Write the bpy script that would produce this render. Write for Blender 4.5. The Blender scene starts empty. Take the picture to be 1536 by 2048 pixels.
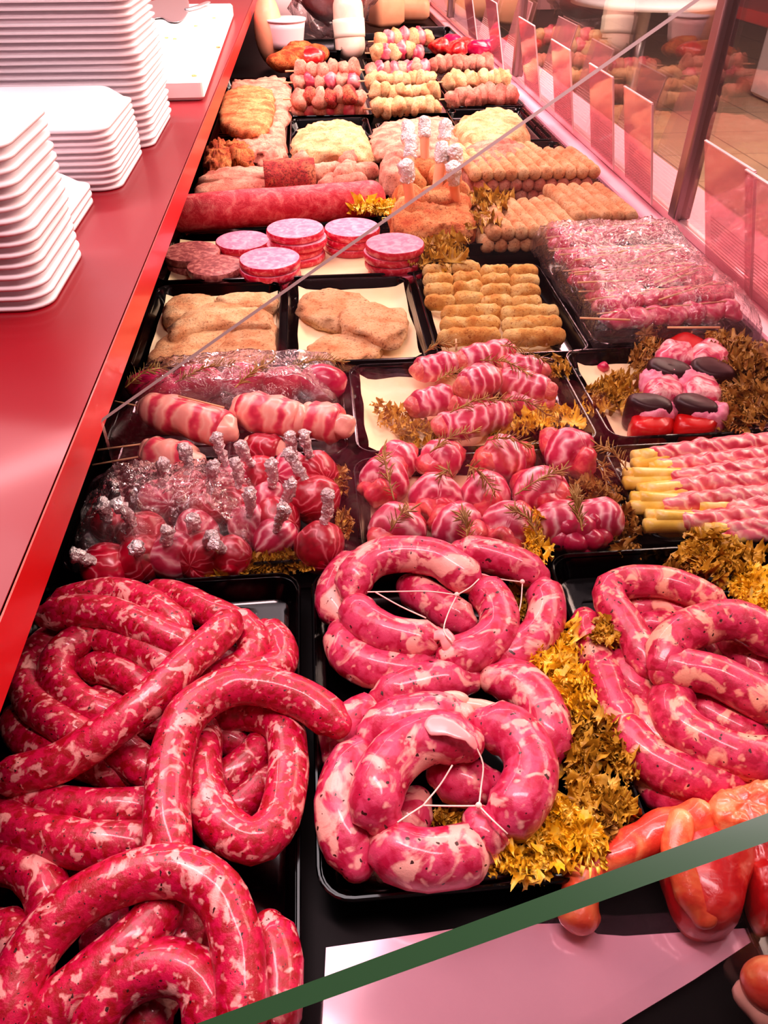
import bpy, math, random
import numpy as np
from mathutils import Vector, noise, Matrix

random.seed(7)
SC = bpy.context.scene
COL = SC.collection
PI = math.pi

# ------------------------------------------------------------------ camera
FPX = 1510.0; PITCH = math.radians(39.7); YAW = math.radians(4.9); CAMH = 0.55
cd = bpy.data.cameras.new('camera'); cam = bpy.data.objects.new('camera', cd); COL.objects.link(cam)
cd.sensor_fit = 'VERTICAL'; cd.sensor_height = 36.0; cd.lens = FPX / 2048 * 36.0
cd.clip_start = 0.02; cd.clip_end = 60
cam.location = (0, 0, CAMH); cam.rotation_euler = (PI / 2 - PITCH, 0, -YAW)
SC.camera = cam
SC.view_settings.view_transform = 'Standard'
SC.view_settings.look = 'None'
SC.view_settings.gamma = 1.0
SC.view_settings.exposure = 1.1
SC.view_settings.use_curve_mapping = False
SC.cycles.max_bounces = 8; SC.cycles.transparent_max_bounces = 24
SC.cycles.use_denoising = True
SC.cycles.caustics_reflective = False; SC.cycles.caustics_refractive = False

# ------------------------------------------------------------------ world and lights
wd = bpy.data.worlds.new('world'); SC.world = wd; wd.use_nodes = True
wd.node_tree.nodes['Background'].inputs[0].default_value = (1.0, .80, .80, 1)
wd.node_tree.nodes['Background'].inputs[1].default_value = 0.04

def area(name, loc, target, sx, sy, power, col):
    l = bpy.data.lights.new(name, 'AREA'); l.shape = 'RECTANGLE'; l.size = sx; l.size_y = sy
    l.energy = power; l.color = col
    o = bpy.data.objects.new(name, l); COL.objects.link(o); o.location = loc
    d = Vector(target) - Vector(loc)
    o.rotation_euler = d.to_track_quat('-Z', 'Y').to_euler()
    return o
# the pink tube along the top of the counter, the shop's own ceiling lamps
area('counter_tube_lamp', (0.42, 2.55, 1.05), (0.16, 2.5, 0), 0.10, 5.3, 68, (1.0, .56, .58))
area('counter_tube_lamp', (0.05, 0.35, 1.15), (0.1, 0.42, 0), 0.9, 0.10, 7, (1.0, .60, .62))
area('ceiling_lamp', (-0.9, 1.6, 2.4), (-0.35, 1.3, .2), 1.4, 2.2, 27, (1.0, .84, .88))
area('ceiling_lamp', (2.6, 3.0, 2.2), (2.4, 3.4, -.9), 2.0, 4.0, 300, (1.0, .93, .84))

# ------------------------------------------------------------------ pixel frame to place
_F = Vector((math.sin(YAW) * math.cos(PITCH), math.cos(YAW) * math.cos(PITCH), -math.sin(PITCH)))
_R = Vector((math.cos(YAW), -math.sin(YAW), 0)); _U = _R.cross(_F)
def W(px, py, z=0.0):
    """point on the level z that the survey of the photograph puts at px, py"""
    d = _F + _R * ((px - 768) / FPX) + _U * ((1024 - py) / FPX)
    t = (z - CAMH) / d.z
    return Vector((0, 0, CAMH)) + d * t

# ------------------------------------------------------------------ materials
def srgb(h):
    r, g, b = [int(h[i:i + 2], 16) / 255 for i in (0, 2, 4)]
    f = lambda c: c / 12.92 if c <= .04045 else ((c + .055) / 1.055) ** 2.4
    return (f(r), f(g), f(b), 1)

def new_mat(name):
    m = bpy.data.materials.new(name); m.use_nodes = True
    nt = m.node_tree; bs = nt.nodes['Principled BSDF']
    return m, nt, bs

def ramp(nt, fac, stops):
    r = nt.nodes.new('ShaderNodeValToRGB'); e = r.color_ramp.elements
    while len(e) < len(stops): e.new(.5)
    for i, (p, c) in enumerate(stops):
        e[i].position = p; e[i].color = srgb(c)
    nt.links.new(fac, r.inputs[0]); return r.outputs[0]

def coords(nt, scale=1.0, kind='Object', rnd=True, vec=(1, 1, 1)):
    tc = nt.nodes.new('ShaderNodeTexCoord')
    mp = nt.nodes.new('ShaderNodeMapping'); mp.inputs['Scale'].default_value = [scale * v for v in vec]
    nt.links.new(tc.outputs[kind], mp.inputs['Vector'])
    if rnd:
        oi = nt.nodes.new('ShaderNodeObjectInfo')
        mul = nt.nodes.new('ShaderNodeVectorMath'); mul.operation = 'MULTIPLY_ADD'
        cx = nt.nodes.new('ShaderNodeCombineXYZ')
        for k in range(3): nt.links.new(oi.outputs['Random'], cx.inputs[k])
        nt.links.new(cx.outputs[0], mul.inputs[0]); mul.inputs[1].default_value = (37.1, 91.7, 53.3)
        nt.links.new(mp.outputs[0], mul.inputs[2])
        return mul.outputs[0]
    return mp.outputs[0]

def ntex(nt, v, scale, detail=3, rough=.55, dist=0.0):
    n = nt.nodes.new('ShaderNodeTexNoise'); n.inputs['Scale'].default_value = scale
    n.inputs['Detail'].default_value = detail; n.inputs['Roughness'].default_value = rough
    n.inputs['Distortion'].default_value = dist
    nt.links.new(v, n.inputs['Vector']); return n.outputs['Fac']

def bump(nt, bs, fac, strength, dist):
    b = nt.nodes.new('ShaderNodeBump'); b.inputs['Strength'].default_value = strength
    b.inputs['Distance'].default_value = dist
    nt.links.new(fac, b.inputs['Height']); nt.links.new(b.outputs[0], bs.inputs['Normal'])
    return b

def finish(bs, rough=.5, spec=.5, coat=0, metal=0, coatr=.1):
    bs.inputs['Roughness'].default_value = rough
    bs.inputs['Specular IOR Level'].default_value = spec
    bs.inputs['Coat Weight'].default_value = coat
    bs.inputs['Coat Roughness'].default_value = coatr
    bs.inputs['Metallic'].default_value = metal

def plain(name, col, rough=.5, spec=.5, coat=0, metal=0):
    m, nt, bs = new_mat(name); bs.inputs['Base Color'].default_value = srgb(col)
    finish(bs, rough, spec, coat, metal); return m

def mottled(name, stops, scale, detail=3, rough=.3, spec=.5, coat=.3, bs_scale=0, bs_str=.3, bs_dist=.001, dist=.6, nrough=.55):
    m, nt, bs = new_mat(name); v = coords(nt)
    f = ntex(nt, v, scale, detail, nrough, dist)
    nt.links.new(ramp(nt, f, stops), bs.inputs['Base Color'])
    if bs_scale: bump(nt, bs, ntex(nt, v, bs_scale, 4), bs_str, bs_dist)
    finish(bs, rough, spec, coat); return m

def crumb_mat(name, dark, mid, light, speck, amount=.60, scale=26):
    m, nt, bs = new_mat(name); v = coords(nt)
    base = ramp(nt, ntex(nt, v, scale, 4, .6, .4), [(.30, dark), (.46, mid), (.62, light)])
    fine = ntex(nt, v, 240, 4, .75)
    mr = nt.nodes.new('ShaderNodeMapRange'); mr.inputs[1].default_value = amount - .06; mr.inputs[2].default_value = amount + .05; mr.inputs[4].default_value = .8
    nt.links.new(fine, mr.inputs[0])
    out = mix_col(nt, mr.outputs[0], base, srgb(speck))
    nt.links.new(out, bs.inputs['Base Color'])
    bump(nt, bs, ntex(nt, v, 300, 5, .75), 1.0, .0035)
    finish(bs, .75, .25, 0); return m

def mix_col(nt, fac, a, b):
    x = nt.nodes.new('ShaderNodeMix'); x.data_type = 'RGBA'
    for s, k in ((fac, 0), (a, 6), (b, 7)):
        if isinstance(s, (tuple, float)): x.inputs[k].default_value = s
        else: nt.links.new(s, x.inputs[k])
    return x.outputs[2]

def sausage_mat(name, deep, mid, fat, scale=75, amount=.57, speck=True):
    m, nt, bs = new_mat(name); v = coords(nt)
    big = ntex(nt, v, scale, 4, .5, .8)
    small = ntex(nt, v, scale * 2.6, 2, .5, .4)
    c1 = ramp(nt, small, [(0, deep), (.40, deep), (.58, mid), (1, mid)])
    fm = nt.nodes.new('ShaderNodeMapRange'); fm.inputs[1].default_value = amount; fm.inputs[2].default_value = amount + .075; fm.inputs[4].default_value = .92
    nt.links.new(big, fm.inputs[0])
    c2 = mix_col(nt, fm.outputs[0], c1, srgb(fat))
    fm2 = nt.nodes.new('ShaderNodeMapRange'); fm2.inputs[1].default_value = .60; fm2.inputs[2].default_value = .68; fm2.inputs[4].default_value = .8
    nt.links.new(ntex(nt, v, scale * 2.1, 2, .5, .3), fm2.inputs[0])
    c3 = mix_col(nt, fm2.outputs[0], c2, srgb(fat))
    out = c3
    if speck:
        fm3 = nt.nodes.new('ShaderNodeMapRange'); fm3.inputs[1].default_value = .705; fm3.inputs[2].default_value = .73
        nt.links.new(ntex(nt, v, scale * 5, 1, .5, 0), fm3.inputs[0])
        out = mix_col(nt, fm3.outputs[0], c3, srgb('3a0a0a'))
    nt.links.new(out, bs.inputs['Base Color'])
    bump(nt, bs, ntex(nt, v, scale * 3.2, 5, .7), .5, .0014)
    finish(bs, .42, .45, .38, coatr=.10); return m

def bacon_mat(name, cols, scale=1.0, dist=3.0, diag=0.0):
    """rashers wound round: bands across the length (UV in metres)"""
    m, nt, bs = new_mat(name)
    v = coords(nt, 1.0, 'UV')
    w = nt.nodes.new('ShaderNodeTexWave'); w.wave_type = 'BANDS'; w.bands_direction = 'X'
    w.inputs['Scale'].default_value = 17 * scale; w.inputs['Distortion'].default_value = dist
    w.inputs['Detail'].default_value = 2.5; w.inputs['Detail Scale'].default_value = 3.0
    if diag:
        mp = nt.nodes.new('ShaderNodeMapping'); mp.inputs['Rotation'].default_value = (0, 0, diag)
        nt.links.new(v, mp.inputs[0]); v2 = mp.outputs[0]
    else: v2 = v
    nt.links.new(v2, w.inputs['Vector'])
    nz = ntex(nt, v, 35, 3, .6, .5)
    ma = nt.nodes.new('ShaderNodeMath'); ma.operation = 'MULTIPLY_ADD'; ma.inputs[1].default_value = .62
    nt.links.new(w.outputs['Fac'], ma.inputs[0])
    mb = nt.nodes.new('ShaderNodeMath'); mb.operation = 'MULTIPLY'; mb.inputs[1].default_value = .45
    nt.links.new(nz, mb.inputs[0]); nt.links.new(mb.outputs[0], ma.inputs[2])
    n = len(cols)
    st = []
    for i, c in enumerate(cols):
        st.append((.16 + .62 * i / (n - 1), c))
    nt.links.new(ramp(nt, ma.outputs[0], st), bs.inputs['Base Color'])
    bump(nt, bs, ma.outputs[0], .5, .0018)
    finish(bs, .33, .5, .4, coatr=.2); return m

def clear_mat(name, tint, haze=.03, rough=.02, ior=1.45, boost=1.0, bumpy=0, haze_col='ffd8dc'):
    """thin clear sheet: passes light, mirrors by Fresnel, has a weak painted-in haze"""
    m = bpy.data.materials.new(name); m.use_nodes = True; nt = m.node_tree; nt.nodes.clear()
    out = nt.nodes.new('ShaderNodeOutputMaterial')
    tr = nt.nodes.new('ShaderNodeBsdfTransparent'); tr.inputs[0].default_value = srgb(tint)
    gl = nt.nodes.new('ShaderNodeBsdfGlossy'); gl.inputs['Roughness'].default_value = rough
    df = nt.nodes.new('ShaderNodeBsdfDiffuse'); df.inputs[0].default_value = srgb(haze_col)
    fr = nt.nodes.new('ShaderNodeLayerWeight'); fr.inputs['Blend'].default_value = .5
    pw = nt.nodes.new('ShaderNodeMath'); pw.operation = 'POWER'; pw.inputs[1].default_value = 4.0
    nt.links.new(fr.outputs['Facing'], pw.inputs[0])
    sc = nt.nodes.new('ShaderNodeMath'); sc.operation = 'MULTIPLY_ADD'; sc.inputs[1].default_value = .9 * boost
    sc.inputs[2].default_value = ((ior - 1) / (ior + 1)) ** 2 * boost; sc.use_clamp = True
    nt.links.new(pw.outputs[0], sc.inputs[0])
    m1 = nt.nodes.new('ShaderNodeMixShader'); m1.inputs[0].default_value = haze  # diffuse share paints reflected haze on the panes, frosting on the acrylic
    nt.links.new(tr.outputs[0], m1.inputs[1]); nt.links.new(df.outputs[0], m1.inputs[2])
    m2 = nt.nodes.new('ShaderNodeMixShader')
    nt.links.new(sc.outputs[0], m2.inputs[0]); nt.links.new(m1.outputs[0], m2.inputs[1]); nt.links.new(gl.outputs[0], m2.inputs[2])
    if bumpy:
        v = coords(nt, 1.0)
        b = nt.nodes.new('ShaderNodeBump'); b.inputs['Strength'].default_value = 1.0; b.inputs['Distance'].default_value = .004
        nt.links.new(ntex(nt, v, bumpy, 3, .6, 2.0), b.inputs['Height'])
        nt.links.new(b.outputs[0], gl.inputs['Normal']); nt.links.new(b.outputs[0], fr.inputs['Normal'])
    nt.links.new(m2.outputs[0], out.inputs[0]); return m

M = {}
M['tray'] = plain('black_plastic', '020102', .12, .35, .25)
M['foam'] = plain('white_foam', 'f0e4e8', .45, .3)
M['board'] = plain('white_board', 'fdf8f4', .4, .4)
M['steel'] = plain('brushed_steel', 'c9c3c6', .3, .5, 0, .9)
M['salsiccia'] = sausage_mat('coarse_red_sausage', '9c0016', 'c60844', 'f6aca6', 66, .585)
M['coil'] = sausage_mat('plump_pink_sausage', 'b00c3c', 'cc3c64', 'f6b4a6', 38, .555)
M['herb_sausage'] = sausage_mat('peppered_sausage', 'a80a34', 'cc3058', 'f4ac90', 46, .55)
M['fat'] = mottled('pale_fat', [(0, 'e58a80'), (.5, 'f6b8a4'), (1, 'fbd0bc')], 60)
M['bacon'] = bacon_mat('bacon_rashers', ['b00838', 'd03a64', 'f2a0ac', 'fccccc', 'e07890', 'c02450'], .62, 3.6)
M['bacon_pale'] = bacon_mat('pale_bacon_rashers', ['b8083a', 'de4a60', 'f2a090', 'f8beaa', 'f4a898'], .6, 4)
M['bacon_diag'] = bacon_mat('wound_bacon', ['b51038', 'd84a62', 'f09a98', 'fbccb8', 'e47888'], .7, 5, .7)
M['bacon_red'] = bacon_mat('dark_bacon', ['8c0018', 'b00428', 'c00c38', 'ea8490', 'b0062c', 'a80024'], .55, 7)
M['meat'] = mottled('lean_red_meat', [(0, 'a80030'), (.42, 'c81850'), (.56, 'e04c78'), (.66, 'f8b0b0')], 40, bs_scale=90, bs_dist=.002, coat=.6, rough=.25)
M['beef'] = mottled('magenta_beef', [(0, '900020'), (.5, 'c00848'), (.75, 'd83070'), (1, 'e87898')], 16, coat=.5, rough=.3, bs_scale=60)
M['mince'] = mottled('minced_filling', [(0, 'b8324a'), (.5, 'dc6a68'), (.65, 'f0a08c'), (1, 'f6bca0')], 160, 3, .4, bs_scale=260, bs_dist=.0015, coat=.2)
M['cube_red'] = mottled('pink_red_cube', [(0, 'b81434'), (.45, 'd84058'), (.6, 'ec8484'), (1, 'f6b8a8')], 26, 4, .4, coat=.2, bs_scale=120)
M['filling'] = mottled('roll_filling', [(0, '9c0a2c'), (.45, 'd02c48'), (.6, 'e2605c'), (1, 'f6a890')], 90, 3, .35, bs_scale=180, bs_dist=.002, coat=.4)
M['bread'] = crumb_mat('pale_crumb_coating', 'd88450', 'eaae78', 'f4cc98', '8a3c1c', 0.6)
M['bread_pink'] = crumb_mat('pink_crumb_coating', 'cc6454', 'e48c74', 'f2b296', '8c2420', 0.6)
M['bread_gold'] = crumb_mat('golden_crumb_coating', 'd08434', 'ecb45c', 'f8dc90', 'a04c18', 0.6)
M['bread_orange'] = crumb_mat('orange_crumb_coating', 'c44c20', 'e48048', 'f2ae70', '8a2410', 0.58)
M['bread_red'] = crumb_mat('spiced_crumb_coating', '8c1018', 'c03834', 'dc7a54', '500c0c', 0.54)
M['bread_crust'] = crumb_mat('brown_fried_crust', '8c2410', 'c05020', 'e08a48', '5a1408', 0.56)
M['loaf'] = mottled('spiced_meatloaf', [(0, '8a0418'), (.4, 'c01830'), (.52, 'd84a52'), (.66, 'ea8078'), (1, 'f0948a')], 48, 6, .6, .3, 0, 380, .7, .0015, nrough=.72)
M['patty_side'] = mottled('patty_side', [(0, 'a00020'), (.5, 'c80c34'), (.62, 'e06070'), (1, 'f6b0a8')], 120, 3, .35, coat=.3, bs_scale=200)
M['patty_top'] = mottled('patty_face', [(0, 'c8406a'), (.45, 'e07898'), (.6, 'eb9cb0'), (1, 'f6c8c8')], 90, 5, .55, coat=.1, bs_scale=200)
M['patty_brown'] = mottled('dark_patty', [(0, '4c1018'), (.45, '8c3c3c'), (.6, 'c07068'), (1, 'eeb8a0')], 110, 5, .5, coat=.1, bs_scale=200)
M['chicken'] = mottled('orange_chicken', [(0, 'b81c14'), (.40, 'd83c28'), (.54, 'e8683c'), (.72, 'f4a870')], 40, 5, .35, coat=.4, bs_scale=90, bs_dist=.004)
M['chicken_red'] = mottled('red_chicken', [(0, '9c0008'), (.46, 'c41018'), (.58, 'de3c30'), (.7, 'f28870')], 40, 5, .3, coat=.5, bs_scale=70, bs_dist=.005)
M['foil'] = mottled('crumpled_foil', [(0, 'd8ccd0'), (1, 'ffffff')], 60, 2, .16, .8, .6, 190, 1.0, .012)
M['foil'].node_tree.nodes['Principled BSDF'].inputs['Metallic'].default_value = .55
M['paper'] = mottled('cream_paper', [(0, 'e8cc98'), (.5, 'f6e2b4'), (1, 'fbeecc')], 14, 4, .7, .3, 0)
M['wood'] = mottled('skewer_wood', [(0, 'd8a070'), (1, 'f2c898')], 60, 2, .6, .3, 0)
M['twine'] = plain('white_twine', 'ffd8cc', .7, .2)
M['casing'] = plain('pale_casing', 'f2a0a0', .3, .5, .4)
M['lettuce'] = mottled('yellow_lettuce', [(0, '9c7004'), (.36, 'dcaa14'), (.52, 'f4cc34'), (.70, 'fdea80')], 70, 3, .4, .4, .1, 160, .3, .001)
M['lettuce_olive_shade'] = mottled('olive_shaded_lettuce', [(0, '5e3c08'), (.40, 'a07414'), (.56, 'c89c2c'), (.75, 'e8c860')], 70, 3, .5, .4, .1, 160, .3, .001)  # darker copy of the yellow lettuce, shade put into its colour
M['lettuce_brown_shade'] = mottled('brown_shaded_lettuce', [(0, '4c2a0a'), (.40, '8a5a1c'), (.56, 'b08434'), (.75, 'd8b068')], 70, 3, .5, .4, .1, 160, .3, .001)  # brown-green of lettuce in the dark, painted as its colour
M['rosemary'] = mottled('rosemary_needles', [(0, '6a4a20'), (.5, '9c7c3c'), (1, 'd8bc78')], 120, 2, .5, .3, 0)
M['asparagus'] = mottled('asparagus_stalk', [(0, 'c89820'), (.45, 'ecca50'), (.7, 'fbec9c')], 40, 3, .35, .4, .3)
M['pepper'] = plain('red_pepper', 'c40404', .3, .4, .25)
M['aubergine'] = plain('aubergine_skin', '2a020a', .4, .3, .08)
M['ledge'] = mottled('red_laminate', [(0, '7a0010'), (1, '860414')], 4, 2, .35, .3, .12)
M['ledge_edge'] = mottled('red_edge_trim', [(0, 'c00000'), (1, 'd80404')], 6, 2, .35, .5, .2)
M['deck'] = plain('dark_deck', '020102', .5, .08, 0)
M['plate'] = mottled('pink_reflection_plate', [(0, 'f4b0c8'), (1, 'fcc4d8')], 5, 2, .1, .8, .8)  # pink of the reflected lamp put into the base colour
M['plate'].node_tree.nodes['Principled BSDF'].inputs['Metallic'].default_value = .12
M['post'] = plain('anodised_post', '9c8486', .28, .5, 0, .85)
M['channel'] = plain('channel_metal', 'd8a8ac', .3, .5, 0, .6)
M['shelf'] = plain('pink_shelf', 'f0a8ba', .35, .4, .2)
M['vent'] = plain('vent_plastic', '501820', .4, .4)
M['glass'] = clear_mat('clear_glass', 'f4eeee', .006, .0, 1.5, 1.0)
M['glass_front'] = clear_mat('front_glass', 'efe4e0', .010, .005, 1.5, 1.0)
M['glass_edge'] = plain('green_glass_edge', '24482a', .25, .5, .3)
M['glass_edge_grey'] = plain('grey_glass_edge', '6a5450', .5, .2, 0)
M['film'] = clear_mat('cling_film', 'fdf6f8', .03, .035, 1.6, 1.7, 60)
M['acrylic'] = clear_mat('frosted_acrylic', 'ffdfe4', .34, .08, 1.5, 1.0, 0, 'f0a4b0')
M['acrylic_edge'] = plain('acrylic_edge', 'f6c8c8', .3, .5)
M['tile'] = None
M['wall'] = plain('pink_wall', 'f4a8a8', .6, .3)
M['tub'] = plain('cream_tub', 'fbd4d4', .4, .4)
M['ham'] = mottled('peach_block', [(0, 'e88864'), (.5, 'f2a880'), (1, 'f8c8a0')], 9, 4, .5, .3, .1)
M['label'] = plain('paper_label', 'fff0d8', .5, .3)
M['brown'] = mottled('brown_loaf', [(0, '501010'), (.5, '8c302c'), (1, 'b86050')], 30, 4, .5, .3, .1)
def tile_mat():
    m, nt, bs = new_mat('beige_floor_tiles'); v = coords(nt, 1.0, 'Object', False)
    b = nt.nodes.new('ShaderNodeTexBrick'); b.offset = 0
    b.inputs['Color1'].default_value = srgb('a88c72'); b.inputs['Color2'].default_value = srgb('b09478')
    b.inputs['Mortar'].default_value = srgb('6c5a4c'); b.inputs['Scale'].default_value = 1.0
    b.inputs['Mortar Size'].default_value = .006; b.inputs['Brick Width'].default_value = .6; b.inputs['Row Height'].default_value = .6
    nt.links.new(v, b.inputs['Vector']); nt.links.new(b.outputs['Color'], bs.inputs['Base Color'])
    finish(bs, .35, .5); return m
M['tile'] = tile_mat()

# ------------------------------------------------------------------ object helpers
ALL = []
def tag(o, label, cat, group=None, kind=None):
    o['label'] = label; o['category'] = cat
    if group: o['group'] = group
    if kind: o['kind'] = kind
    return o

def mk(name, data, mat, parent=None, smooth=True, origin=None):
    """data = (verts Nx3, faces, uvs or None); a top-level mesh gets its origin at its own foot"""
    V, F, UV = data
    V = np.asarray(V, dtype=float)
    if parent is None and origin is None:
        origin = np.array([(V[:, 0].min() + V[:, 0].max()) / 2, (V[:, 1].min() + V[:, 1].max()) / 2, V[:, 2].min()])
    if parent is not None:
        top = parent
        while top.parent is not None: top = top.parent
        origin = np.array(top.location)
    me = bpy.data.meshes.new(name)
    me.from_pydata((V - np.asarray(origin)).tolist(), [], F)
    if smooth: me.polygons.foreach_set('use_smooth', [True] * len(me.polygons))
    if UV is not None:
        ul = me.uv_layers.new(name='UVMap')
        li = np.zeros(len(me.loops), dtype=np.int32); me.loops.foreach_get('vertex_index', li)
        ul.data.foreach_set('uv', np.asarray(UV)[li].astype(np.float32).ravel())
    mats = mat if isinstance(mat, (list, tuple)) else [mat]
    for x in mats: me.materials.append(x)
    me.update()
    o = bpy.data.objects.new(name, me); COL.objects.link(o)
    if parent is not None: o.parent = parent
    else: o.location = origin
    return o

def thing(name, label, cat, loc, group=None):
    o = bpy.data.objects.new(name, None); COL.objects.link(o); o.location = loc
    o.empty_display_size = .01
    return tag(o, label, cat, group)

def solo(name, data, mat, label, cat, group=None, smooth=True):
    return tag(mk(name, data, mat, None, smooth), label, cat, group)

def copy_thing(o, loc, label, rotz=None, group=None):
    c = o.copy(); COL.objects.link(c); c.location = loc; c['label'] = label
    if rotz is not None: c.rotation_euler = (0, 0, rotz)
    if group: c['group'] = group
    for ch in o.children:
        d = ch.copy(); COL.objects.link(d); d.parent = c
    return c

ORD = ['first', 'second', 'third', 'fourth', 'fifth', 'sixth', 'seventh', 'eighth', 'ninth', 'tenth', 'eleventh', 'twelfth',
       'thirteenth', 'fourteenth', 'fifteenth', 'sixteenth', 'seventeenth', 'eighteenth', 'nineteenth', 'twentieth']

# ------------------------------------------------------------------ mesh makers
def join(*parts):
    V = []; F = []; U = []; n = 0; hasuv = all(p[2] is not None for p in parts)
    for v, f, u in parts:
        V.append(np.asarray(v, dtype=float)); F += [tuple(i + n for i in q) for q in f]; n += len(v)
        if hasuv: U.append(np.asarray(u))
    return np.vstack(V), F, (np.vstack(U) if hasuv else None)

def catmull(P, step):
    P = [Vector(p) for p in P]
    if len(P) == 2: P = [P[0], (P[0] + P[1]) / 2, P[1]]
    Q = [P[0] * 2 - P[1]] + P + [P[-1] * 2 - P[-2]]
    out = []
    for i in range(1, len(Q) - 2):
        a, b, c, d = Q[i - 1:i + 3]; n = max(2, int((c - b).length / step))
        for k in range(n):
            t = k / n
            out.append(.5 * ((2 * b) + (c - a) * t + (2 * a - 5 * b + 4 * c - d) * t * t + (3 * b - a - 3 * c + d) * t ** 3))
    out.append(P[-1]); return out

def tube(P, r, segs=18, step=None, cap='round', wob=0.0, wf=25, taper=None, flat=1.0, rseed=0, raw=False):
    """a bent round body along P; cap round / flat / point; wob = lumpiness"""
    step = step or r * .55
    C = [Vector(p) for p in P] if raw else catmull(P, step)
    L = [0]
    for i in range(1, len(C)): L.append(L[-1] + (C[i] - C[i - 1]).length)
    tot = L[-1]
    T = []
    for i in range(len(C)):
        a = C[max(0, i - 1)]; b = C[min(len(C) - 1, i + 1)]; T.append((b - a).normalized())
    ref = Vector((0, 0, 1)) if abs(T[0].z) < .9 else Vector((0, 1, 0))
    N = (ref - T[0] * ref.dot(T[0])).normalized()
    rows = []
    def ring(c, t, n, rad, u):
        b = t.cross(n); rr = []
        for k in range(segs):
            a = 2 * PI * k / segs; d = n * math.cos(a) * flat + b * math.sin(a)
            q = rad
            if wob:
                q = rad * (1 + wob * noise.noise((c + d * rad) * wf + Vector((rseed * 3.7, 0, 0))))
            rr.append(c + d * q)
        rows.append((rr, u))
    caps = [(1.0, .10), (.93, .36), (.75, .66), (.5, .865), (.22, .975)] if cap == 'round' else []
    for h, s in caps: ring(C[0] - T[0] * r * h * .85 * (taper(0) if taper else 1), T[0], N, r * s * (taper(0) if taper else 1), -h * r)
    for i, c in enumerate(C):
        t = T[i]; N = (N - t * N.dot(t)).normalized()
        ring(c, t, N, r * (taper(L[i] / tot) if taper else 1), L[i])
    for h, s in reversed(caps): ring(C[-1] + T[-1] * r * h * .85 * (taper(1) if taper else 1), T[-1], N, r * s * (taper(1) if taper else 1), tot + h * r)
    V = []; U = []; F = []
    for rr, u in rows:
        for k, p in enumerate(rr): V.append(tuple(p)); U.append((u, r * 2 * PI * k / segs))
    n = len(rows)
    for i in range(n - 1):
        for k in range(segs):
            a = i * segs + k; b = i * segs + (k + 1) % segs
            F.append((a, b, b + segs, a + segs))
    F.append(tuple(reversed(range(segs)))); F.append(tuple(range((n - 1) * segs, n * segs)))
    return V, F, U

def ball(c, r, sx=1, sy=1, sz=1, n=14, wob=0.0, wf=30, seed=0, rot=0.0, pole=0.0):
    cp, sp_ = math.cos(pole), math.sin(pole)
    V = []; F = []; U = []; c = Vector(c); cr, sr = math.cos(rot), math.sin(rot)
    for i in range(n + 1):
        th = PI * i / n
        for k in range(2 * n):
            ph = 2 * PI * k / (2 * n)
            d = Vector((math.sin(th) * math.cos(ph), math.sin(th) * math.sin(ph), math.cos(th)))
            d = Vector((d.x * cp + d.z * sp_, d.y, d.z * cp - d.x * sp_))
            q = r * (1 + (wob * noise.noise(d * r * wf + Vector((seed * 5.1, 1, 2))) if wob else 0))
            p = Vector((d.x * sx, d.y * sy, d.z * sz)) * q
            p = Vector((p.x * cr - p.y * sr, p.x * sr + p.y * cr, p.z))
            V.append(tuple(c + p)); U.append((ph * r, th * r))
    for i in range(n):
        for k in range(2 * n):
            a = i * 2 * n + k; b = i * 2 * n + (k + 1) % (2 * n)
            F.append((a, a + 2 * n, b + 2 * n, b))
    return V, F, U

def slab(outline, z, t, wob=.15, wf=40, seed=0, n=60, dome=.35, px=True, tilt=(0, 0), crag=.0):
    """a flat-lying piece with its own thickness: outline as survey pixels on level z+t (or xy)"""
    P = [W(a, b, z + t) for a, b in outline] if px else [Vector((a, b, z + t)) for a, b in outline]
    m = len(P); c = sum(P, Vector()) / m
    Q = P + P[:1]
    ring = []
    per = []
    for i in range(m):
        a, b, c2, d = P[i - 1], P[i], P[(i + 1) % m], P[(i + 2) % m]
        k = max(2, n // m)
        for j in range(k):
            u = j / k
            ring.append(.5 * ((2 * b) + (c2 - a) * u + (2 * a - 5 * b + 4 * c2 - d) * u * u + (3 * b - a - 3 * c2 + d) * u ** 3))
    n = len(ring); V = []; F = []
    size = sum((p - c).length for p in ring) / n
    prof = [(.1, 1), (.22, 1), (.36, 1), (.5, 1), (.62, 1), (.74, 1), (.86, .97), (.95, .88), (1.0, .66), (1.015, .4), (1.0, .15), (.95, 0)]
    def nz(p, s): return noise.noise(Vector((p.x, p.y, 0)) * wf + Vector((seed * 2.3, s, 0)))
    V.append((c.x, c.y, z + t * (1 + dome * .6)))
    for s, h in prof:
        for p in ring:
            q = c + (p - c) * s
            hh = h * t * (1 + dome * (1 - s * s) * .6)
            e = 1 + wob * noise.noise(Vector((p.x, p.y, h)) * wf + Vector((0, seed, 5)))
            if crag: e += crag * .5 * noise.noise(Vector((p.x, p.y, h)) * wf * 2.5)
            q = c + (q - c) * (e if s > .6 else 1)
            zz = z + hh + (wob * t * 1.2 * nz(q, 1) if h > .3 else 0) + tilt[0] * (q.x - c.x) + tilt[1] * (q.y - c.y)
            if crag and h > .3: zz += crag * t * (noise.noise(Vector((q.x, q.y, 3)) * wf * 3) + .6 * noise.noise(Vector((q.x, q.y, 7)) * wf * 6))
            V.append((q.x, q.y, zz))
    for k in range(n): F.append((0, 1 + k, 1 + (k + 1) % n))
    for i in range(len(prof) - 1):
        for k in range(n):
            a = 1 + i * n + k; b = 1 + i * n + (k + 1) % n
            F.append((a, a + n, b + n, b))
    F.append(tuple(reversed(range(1 + (len(prof) - 1) * n, 1 + len(prof) * n))))
    return V, F, None

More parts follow.
